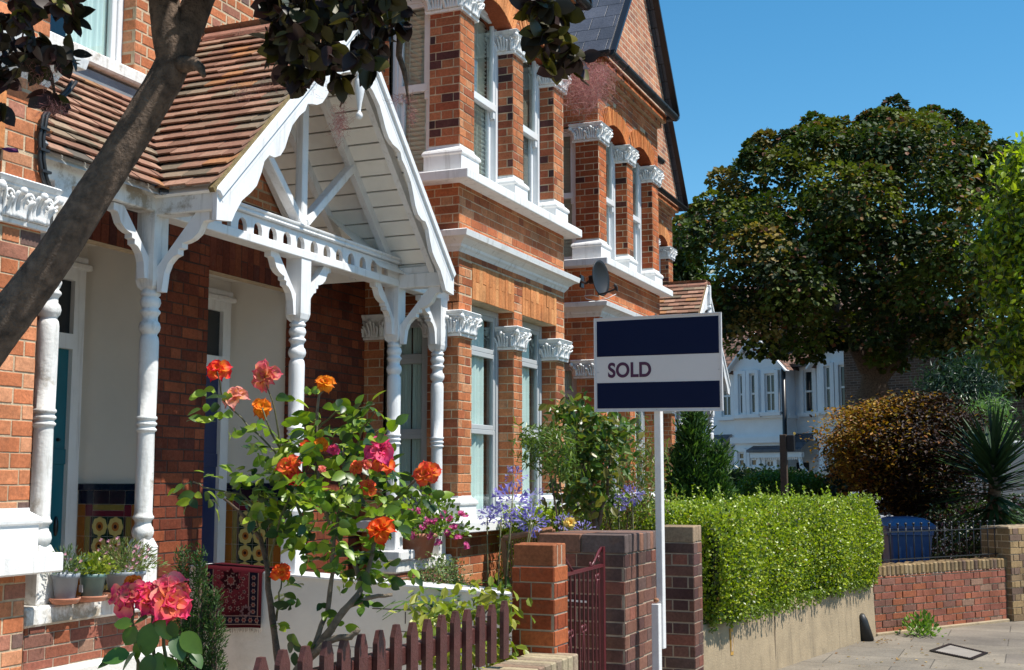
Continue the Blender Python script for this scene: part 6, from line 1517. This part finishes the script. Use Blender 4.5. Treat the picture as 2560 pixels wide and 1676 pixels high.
# ------------------------------------------------------------------ rug on the dividing wall
def rug():
    root = empty('hanging_rug', (-4.89, 6.95, .8), 'small dark red patterned rug with pale fringe hung over the white wall', 'rug')
    x0, x1 = -5.125, -4.645; zt = 1.035; zb = .645; yf = 6.922; W = x1 - x0; H = zt - zb
    def S(a, b, e=0): x = x0 + a * W; z = zb + b * H; return (x, yf - e - .006 * math.sin(a * 7) * (1 - b) - .004, z - .006 * math.sin(a * 5) * (1 - b) - (x + 5.2) * .046 * b)
    m = MB(); k = 24; cr = (.055, .005, .009)
    vs = [S(i / k, 0) for i in range(k + 1)] + [S(i / k, .97) for i in range(k + 1)] + [(x0 + i / k * W, 6.95, 1.045 - (x0 + i / k * W + 5.2) * .046) for i in range(k + 1)] + [(x0 + i / k * W, 7.16, 1.045 - (x0 + i / k * W + 5.2) * .046) for i in range(k + 1)] + [(x0 + i / k * W, 7.195, 1.0) for i in range(k + 1)] + [(x0 + i / k * W, 7.195, .7) for i in range(k + 1)]
    fs = []
    for r in range(5):
        for i in range(k): a = r * (k + 1) + i; fs.append((a, a + 1, a + k + 2, a + k + 1))
    m.add(vs, fs, cr, True); rg = m.build('pile', 'cloth', root)
    p = MB()
    def patch(a0, a1, b0, b1, col, e=.002):
        n = max(1, int((a1 - a0) * 24))
        for i in range(n): p0, p1 = a0 + (a1 - a0) * i / n, a0 + (a1 - a0) * (i + 1) / n; p.add([S(p0, b0, e), S(p1, b0, e), S(p1, b1, e), S(p0, b1, e)], [(0, 1, 2, 3)], col)
    nv_, cm, rs, dk = (.010, .008, .02), (.26, .17, .15), (.18, .03, .03), (.03, .004, .008)
    patch(.0, 1, .06, .20, nv_); patch(.80, .94, .20, .97, nv_, .002); patch(.06, .20, .2, .97, nv_)
    for (a0, a1, b0, b1) in ((0, 1, .05, .065), (0, 1, .195, .21), (.785, .80, .2, .97), (.935, .95, .06, .97), (.05, .065, .06, .97), (.20, .215, .2, .97)): patch(a0, a1, b0, b1, cm, .003)
    def disc(a, b, r, col, e, n=8, l=0):
        vs = [S(a, b, e)]
        for q in range(n * 2): t = math.pi * q / n; rr = r * (1 + l * (-1) ** q); vs.append(S(a + rr * math.cos(t), b + rr * math.sin(t) * W / H, e))
        p.add(vs, [(0, 1 + q, 1 + (q + 1) % (2 * n)) for q in range(2 * n)], col)
    for i in range(9): disc(.07 + .108 * i, .13, .036, cm, .0035, 6, .2); disc(.07 + .108 * i, .13, .02, rs, .0045, 6)
    for b in (.28, .40, .52, .64, .76, .88):
        for a in (.87, .13): disc(a, b, .034, cm, .0035, 6, .2); disc(a, b, .018, rs, .0045, 6)
    disc(.5, .80, .15, dk, .003, 8, .2); disc(.5, .80, .07, cm, .004, 8, .2); disc(.5, .80, .05, rs, .005, 8, .2)
    for (a, b) in ((.30, .85), (.70, .85), (.38, .7), (.62, .7), (.5, .62), (.35, .52), (.65, .52), (.28, .6), (.72, .62), (.44, .45), (.56, .45), (.5, .34), (.38, .33), (.62, .33)):
        disc(a, b, .028, cm, .0035, 5, .35); disc(a, b, .014, rs if random.random() < .5 else nv_, .0045, 5)
    for (a, b) in ((.25, .28), (.75, .28)): disc(a, b, .09, (.16, .10, .11), .003, 8, .2); disc(a, b, .05, dk, .004, 6, .2)
    for q in range(190): a, b = random.uniform(.22, .78), random.uniform(.22, .96); disc(a, b, .008, cm if random.random() < .6 else dk, .0032, 3)
    p.build('woven_pattern', 'cloth', rg)
    f = MB()
    for i in range(90): a = i / 89; s = S(a, .0); f.beam(s, (s[0] + random.uniform(-.008, .008), s[1] - .002, s[2] - random.uniform(.018, .034)), .0022, .0015, (.38, .32, .27))
    f.build('fringe', 'cloth', root)
rug()
# ------------------------------------------------------------------ chair, dish, wires
def chair():
    c = at(1228, 1290, 8.3); root = empty('folding_chair', (c.x, c.y, .0), 'slatted teak folding garden chair back leaning behind the orange brick pier', 'chair')
    a, b = at(1168, 1252, 8.3), at(1285, 1230, 8.3); d = (b - a).normalized(); dn = Vector((0, .25, -1)).normalized(); n = d.cross(dn).normalized()
    m = MB(); m.beam(a, b, .03, .055, up=n, ch=.006); m.build('top_rail', 'teak', root)
    L = (b - a).length; m = MB()
    for t in (.0, 1): m.beam(a + d * (L * t), a + d * (L * t) + dn * .62, .03, .035, up=n, ch=.005)
    m.beam(a + dn * .30, b + dn * .30, .03, .04, up=n); m.build('back_frame', 'teak', root)
    for i in range(1, 19): m = MB(); m.beam(a + d * (L * i / 19) + dn * .02, a + d * (L * i / 19) + dn * .29, .010, .012, up=n); m.build('slat', 'teak', root)
    m = MB(); s0 = a + dn * .48 - n * .0
    for i in range(7): m.beam(s0 + Vector((.06 * i * -.2, -.055 * i, 0)), s0 + Vector((.06 * i * -.2, -.055 * i, 0)) + d * L, .035, .014)
    m.build('seat', 'teak', root)
    for t in (0, 1):
        m = MB(); q = a + d * (L * t); m.beam(q + dn * .45, Vector((q.x, q.y - .45, 0.02)), .022, .03); m.beam(q + dn * .45 + Vector((0, -.35, .0)), Vector((q.x, q.y + .25, 0.02)), .022, .03); m.build('leg', 'teak', root)
chair()
def dish():
    Y = 13.50; c = at(1388, 648, 13.2); root = empty('satellite_dish', tuple(c), 'black mesh satellite dish on a bracket at the corner of the farther bay', 'satellite dish')
    ax = Vector((.60, -.62, .42)).normalized(); ax = Vector((.97, -.22, .06)).normalized(); u = ax.cross(Z1).normalized(); v = u.cross(ax); m = MB(); vs = []; fs = []; ru, rv = .17, .195; N_ = 32; K = 7
    for side, off in ((0, 0), (1, .008)):
        for i in range(K + 1):
            r = i / K
            for k in range(N_): t = 2 * math.pi * k / N_; vs.append(c + u * (math.cos(t) * ru * r) + v * (math.sin(t) * rv * r) + ax * (.05 * r * r - off))
    for side in (0, 1):
        o = side * (K + 1) * N_
        for i in range(K):
            for k in range(N_): k2 = (k + 1) % N_; f = (o + i * N_ + k, o + i * N_ + k2, o + (i + 1) * N_ + k2, o + (i + 1) * N_ + k); fs.append(f if not side else f[::-1])
    o = K * N_; o2 = (2 * K + 1) * N_
    for k in range(N_): k2 = (k + 1) % N_; fs.append((o + k, o + k2, o2 + k2, o2 + k))
    m.add(vs, fs, None, True); m.build('reflector', 'black_plastic', root)
    m = MB(); w = onx(-4.57, 1352, 655); m.beam(c - ax * .01, c - ax * .10, .05, .09, ch=.01); m.tube([c - ax * .08, c - ax * .14 - Z1 * .03, w], .014, 8); m.obox(w, Y1, X1, Z1, .05, .012, .07, None, .004); m.build('mount', 'black_metal', root)
    e = at(1432, 672, 12.9); m = MB(); m.tube([c - v * .17, at(1405, 682, 13.05), e], .010, 8); m.build('arm', 'black_metal', root)
    m = MB(); m.obox(e + Z1 * .01, (e - c).normalized(), Y1, Z1, .03, .016, .028, None, .006); m.ball(e + Z1 * .035 - X1 * .01, .02, 8); m.build('receiver', 'black_plastic', root)
    m = MB(); m.tube([at(x, y, 13.15) for x, y in ((1432, 684), (1410, 695), (1385, 700), (1362, 695), (1358, 688), (1375, 686), (1392, 690))], .004, 6); m.build('cable', 'board_white', root)
dish()
m = MB()
for k, dx in ((0, 0), (1, 9)):
    m.tube([onx(-4.335 + .0 * k, x + dx, y) for x, y in ((168, 190), (150, 215), (122, 240), (100, 270), (92, 320), (92, 370), (98, 410), (108, 440))], .010, 8)
for x, y in ((95, 300), (95, 350), (99, 400)): p = onx(-4.335, x + 5, y); m.box(p - Vector((.01, .03, .006)), p + Vector((.016, .03, .006)))
o = m.build('cable', 'black_plastic'); tag(o, 'pair of black cables clipped down the brick corner at the left of the porch roof', 'cable')
# ------------------------------------------------------------------ pale houses across the corner
FD, FN = Vector((.934, -.358, 0)).normalized(), Vector((-.358, -.934, 0)).normalized()
FP = at(1820, 1115.6, 40); FP.z = 0
def zr(x, y): return (1640 + x / 2.997) / 1.0756, (740 + y / 2.997) / 1.0756
def fu(x, y, off=0):
    p = onplane(FP + FN * off, FN, *zr(x, y)); return (p - FP).dot(FD), p.z
def far_box(mb, u0, u1, z0, z1, n0, n1):
    mb.obox(FP + FD * (u0 + u1) / 2 + FN * (n0 + n1) / 2 + Z1 * (z0 + z1) / 2, FD, FN, Z1, abs(u1 - u0) / 2, abs(n1 - n0) / 2, abs(z1 - z0) / 2)
def far_window(root, x0, x1, y0, y1, off, bars=False, head=0):
    u0, za = fu(x0, y0, off); u1, zb = fu(x1, y1, off); za, zb = max(za, zb), min(za, zb); m = MB(); t = .06
    for a in (u0, u1 - t): far_box(m, a, a + t, zb, za, off + .01, off + .05)
    for z in (zb, za - t, (za + zb) / 2 - .03): far_box(m, u0 + t, u1 - t, z, z + t, off + .012, off + .055)
    if bars: far_box(m, (u0 + u1) / 2 - .02, (u0 + u1) / 2 + .02, zb + t, za - t, off + .012, off + .04)
    w = m.build('window', 'upvc', root); m = MB(); far_box(m, u0 + t * .5, u1 - t * .5, zb + t * .5, za - t * .5, off + .004, off + .02); m.build('pane', 'car_glass', w)
    m = MB(); far_box(m, u0 - .12, u0, zb - .02, za + .10, off - .0, off + .12); far_box(m, u1, u1 + .12, zb - .02, za + .10, off, off + .12); far_box(m, u0, u1, za, za + .12, off, off + .118); far_box(m, u0 - .2, u1 + .2, zb - .12, zb, off, off + .17); m.build('surround', 'far_render', w)
def far_houses():
    def hs(label, xl, xr, bx0, bx1, loc):
        root = empty('rendered_house', tuple(FP + FD * fu(loc, 900)[0]), label, 'house', 'pale houses across the corner'); return root
    zt = fu(950, 520)[1]; uL, uM, uR = fu(-2200, 700)[0], fu(950, 700)[0], fu(1590, 700)[0]
    r1 = hs('white rendered house left of the drainpipe, partly behind the sold board', 0, 0, 0, 0, 600); r2 = hs('white rendered house right of the drainpipe, half hidden by trees', 0, 0, 0, 0, 1300)
    for root, ua, ub in ((r1, uM - 7.2, uM), (r2, uM, uR)):
        m = MB(); far_box(m, ua, ub, -.1, zt, -7, 0); m.build('wall', 'far_render', root)
        m = MB(); c0 = FP + FD * ua; P_ = lambda u, n, z: FP + FD * u + FN * n + Z1 * z
        m.add([P_(ua, .35, zt - .05), P_(ub, .35, zt - .05), P_(ub, -3.6, zt + 3.4), P_(ua, -3.6, zt + 3.4), P_(ua, -7.4, zt), P_(ub, -7.4, zt)], [(0, 1, 2, 3), (3, 2, 5, 4)]); m.build('roof', 'far_tiles', root)
        m = MB(); far_box(m, ua, ub, zt - .12, zt - .02, .30, .42); m.build('gutter', 'black_metal', root)
    # neighbours to the left, glimpsed under the board
    r0 = hs('pale rendered house end glimpsed beneath the sold board', 0, 0, 0, 0, -200)
    m = MB(); far_box(m, uM - 15, uM - 7.25, -.1, zt, -7, -.1); m.build('wall', 'far_render', r0); m = MB(); far_box(m, uM - 15, uM - 7.25, zt, zt + .1, -7, .3); m.build('roof', 'far_tiles', r0)
    # bays
    for root, x0, x1, yt, yb, yc, gy in ((r1, 582, 948, 560, 905, 1085, 470), (r2, 1208, 1512, 510, 870, 1060, 380)):
        off = .75; ua, _ = fu(x0, 700, off); ub, _ = fu(x1, 700, off); ztop = fu(x0, yt, off)[1]; zs = fu(x0, yb, off)[1]; zc = fu(x0, yc, off)[1]
        m = MB(); far_box(m, ua, ub, -.1, ztop, 0, off); b_ = m.build('bay', 'far_render', root)
        m = MB(); far_box(m, ua - .08, ub + .08, zs - .10, zs, 0, off + .10); m.build('sill', 'far_render', root)
        m = MB(); far_box(m, ua - .10, ub + .10, zc - .10, zc + .10, 0, off + .13); m.build('string_course', 'far_render', root)
        m = MB(); um = (ua + ub) / 2; P_ = lambda u, n, z: FP + FD * u + FN * n + Z1 * z
        m.prism([P_(ua - .1, off + .02, ztop), P_(ub + .1, off + .02, ztop), P_(um, off + .02, ztop + (ub - ua) * .55)], -FN * .12); m.build('gable', 'far_render', root)
        m = MB()
        for s in (ua - .25, ub + .25): m.beam(P_(s, off + .12, ztop - .15), P_(um, off + .12, ztop + (ub - ua) * .55 + .12), .05, .24, up=FN)
        m.build('bargeboard', 'upvc', root)
        m = MB(); m.add([P_(ua - .25, off + .1, ztop - .1), P_(um, off + .1, ztop + (ub - ua) * .55 + .2), P_(um, -4, ztop + (ub - ua) * .55 + .2), P_(ua - .25, -4, ztop - .1), P_(ub + .25, off + .1, ztop - .1), P_(ub + .25, -4, ztop - .1)], [(0, 1, 2, 3), (1, 4, 5, 2)]); m.build('roof', 'far_tiles', root)
    for a in ((625, 666, 590, 890), (710, 760, 585, 885), (622, 675, 1170, 1280), (712, 768, 1170, 1280)): far_window(r1, *a, .75)
    far_window(r1, 824, 908, 585, 870, .75, True); far_window(r1, 500, 577, 600, 905, 0, True); far_window(r1, 828, 895, 1180, 1290, .75, True)
    for a in ((1268, 1326, 528, 858), (1376, 1438, 520, 850), (1275, 1340, 1165, 1285)): far_window(r2, *a, .75)
    far_window(r2, 1113, 1192, 560, 875, 0); far_window(r2, 1530, 1580, 520, 800, -.0)
    # porches
    for root, xa, xb, y0, y1, bx in ((r2, 850, 1215, 1038, 1150, 1160), (r1, 330, 582, 1045, 1155, 545)):
        ua, z1 = fu(xa, y0, 0); ub, _ = fu(xb, y0, 0); ze = fu((xa + xb) / 2, y1, .9)[1]; P_ = lambda u, n, z: FP + FD * u + FN * n + Z1 * z; ub -= .05
        m = MB(); m.add([P_(ua + .15, .02, z1), P_(ub, .02, z1), P_(ub, 1.0, ze), P_(ua - .25, 1.0, ze), P_(ub, 1.0, ze - .08), P_(ua - .25, 1.0, ze - .08)], [(3, 2, 1, 0), (3, 5, 4, 2)]); m.build('porch_roof', 'slate', root)
        m = MB(); far_box(m, ua - .15, ub, ze - .25, ze - .09, .80, .95)
        for k in range(22): u = ua + (ub - ua) * k / 22; far_box(m, u, u + .05, ze - .32, ze - .25, .85, .9)
        ux = fu(bx, 1200, .8)[0]; pts = [P_(ux - .35, .85, ze - .25), P_(ux - .30, .85, ze - .55), P_(ux - .05, .85, ze - .8), P_(ux, .85, ze - 1.2), P_(ux + .15, .85, ze - 1.6)]; m.tube(pts, .07, 6)
        far_box(m, ua + .1, ua + .2, -.1, ze - .25, .8, .9); m.build('porch_frame', 'far_render', root)
        m = MB(); far_box(m, ua + .6, ub - .3, -.1, ze - .4, .005, .03); m.build('door', 'black_plastic', root)
    m = MB(); p = FP + FD * (fu(957, 700, .80)[0]) + FN * .80; m.tube([p + Z1 * 0, p + Z1 * (zt - .1)], .07, 8); m.build('drainpipe', 'black_metal', r1)
    # chimney
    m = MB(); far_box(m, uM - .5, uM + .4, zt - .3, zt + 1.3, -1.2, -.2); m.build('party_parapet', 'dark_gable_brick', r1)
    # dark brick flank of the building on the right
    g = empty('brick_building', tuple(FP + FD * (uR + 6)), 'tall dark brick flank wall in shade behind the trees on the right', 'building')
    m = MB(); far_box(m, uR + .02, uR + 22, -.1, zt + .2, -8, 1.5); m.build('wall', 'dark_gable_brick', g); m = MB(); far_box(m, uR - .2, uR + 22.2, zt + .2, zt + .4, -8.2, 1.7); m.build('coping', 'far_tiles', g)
    m = MB(); pp = FP + FD * (uR + .35) + FN * 1.58; m.tube([pp, pp + Z1 * 3.6], .12, 10); m.build('pipe', 'tile_ridge', g)
far_houses()
# ------------------------------------------------------------------ vehicles, post
def vehicle(name, label, cat, c, d, L, W, prof, glass, wheels, mat):
    """side profile pushed across the width with tucked-in roof"""
    d = Vector(d).normalized(); s = Vector((-d.y, d.x, 0)); root = empty(name, tuple(c), label, cat); m = MB(); vs = []; n = len(prof)
    for k, e in ((-1, 0), (-1, 1), (1, 1), (1, 0)):
        pass
    tuck = lambda z: 1 - .16 * max(0, (z - .9) / .6) if prof[0][1] < 9 and max(p[1] for p in prof) < 1.6 else 1 - .03 * max(0, z - 1)
    for k in (-1, -.92, .92, 1):
        for x, z in prof: ins = .03 if abs(k) == 1 else 0; vs.append(c + d * (x * (L - 2 * ins) / L) + s * (k * W / 2 * tuck(z)) + Z1 * (z - ins * (z > 1)))
    fs = []
    for j in range(3):
        for i in range(n): i2 = (i + 1) % n; fs.append((j * n + i, j * n + i2, (j + 1) * n + i2, (j + 1) * n + i))
    fs += [tuple(range(n))[::-1], tuple(3 * n + i for i in range(n))]; m.add(vs, fs); m.build('body', mat, root)
    for g in glass:
        m = MB()
        for k in (-1, 1): m.prism([c + d * x + s * (k * (W / 2 * tuck(z) + .002)) + Z1 * z for x, z in g], s * (k * .006))
        m.build('side_glass', 'car_glass', root)
    for x in wheels:
        for k in (-1, 1):
            m = MB(); w = c + d * x + s * (k * (W / 2 - .10)) + Z1 * .32; m.lathe([(-.09, .27), (-.08, .32), (.08, .32), (.09, .27)], w, 22, axis=s); wh = m.build('wheel', 'tyre', root)
            m = MB(); m.lathe([(-.095, .18), (.095, .18)], w, 14, axis=s); m.build('hub', 'grey_frame', wh)
    return root, d, s
c = at(2195, 1180, 23); c.z = 0
r_, d_, s_ = vehicle('parked_car', 'white hatchback glinting in the sun behind the japanese maple', 'car', c, (.90, .43, 0), 4.1, 1.75, [(-2.05, .25), (-2.05, .70), (-1.9, .95), (-1.5, 1.38), (-.9, 1.47), (.1, 1.46), (.9, 1.02), (1.7, .88), (2.02, .68), (2.05, .25)], [[(-1.62, 1.0), (-1.35, 1.34), (-.55, 1.40), (-.55, .98)], [(-.48, .98), (-.48, 1.40), (.08, 1.38), (.72, .99)]], (-1.25, 1.30), 'car_white')
for k in (-1, 1): m = MB(); m.ball(c + d_ * 1.98 + s_ * (k * .62) + Z1 * .66, .11, 10, sc=(1, 1, .6)); m.build('headlight', 'glass', r_)
c = at(2390, 1180, 21.5); c.z = 0
r_, d_, s_ = vehicle('parked_van', 'tall white van parked behind the yucca palm', 'van', c, (-.80, .60, 0), 5.2, 1.95, [(-2.6, .3), (-2.6, 2.1), (-2.45, 2.25), (.9, 2.25), (1.25, 2.15), (1.9, 1.35), (2.5, 1.15), (2.6, .8), (2.6, .3)], [[(.75, 1.35), (.75, 1.95), (1.22, 1.95), (1.72, 1.35)]], (-1.6, 1.7), 'car_white')
c = at(1823, 1120, 24); c.z = 0; root = empty('timber_post', tuple(c), 'dark timber post with a small box sign, in front of the drainpipe', 'post')
m = MB(); tz = at(1823, 1010, 24).z; m.box(c + Vector((-.065, -.05, 0)), c + Vector((.065, .05, tz)), ch=.01); m.build('post', 'timber_post', root); m = MB(); m.box(c + Vector((.07, -.05, tz - .32)), c + Vector((.22, .04, tz - .01)), ch=.01); m.build('box', 'black_plastic', root)
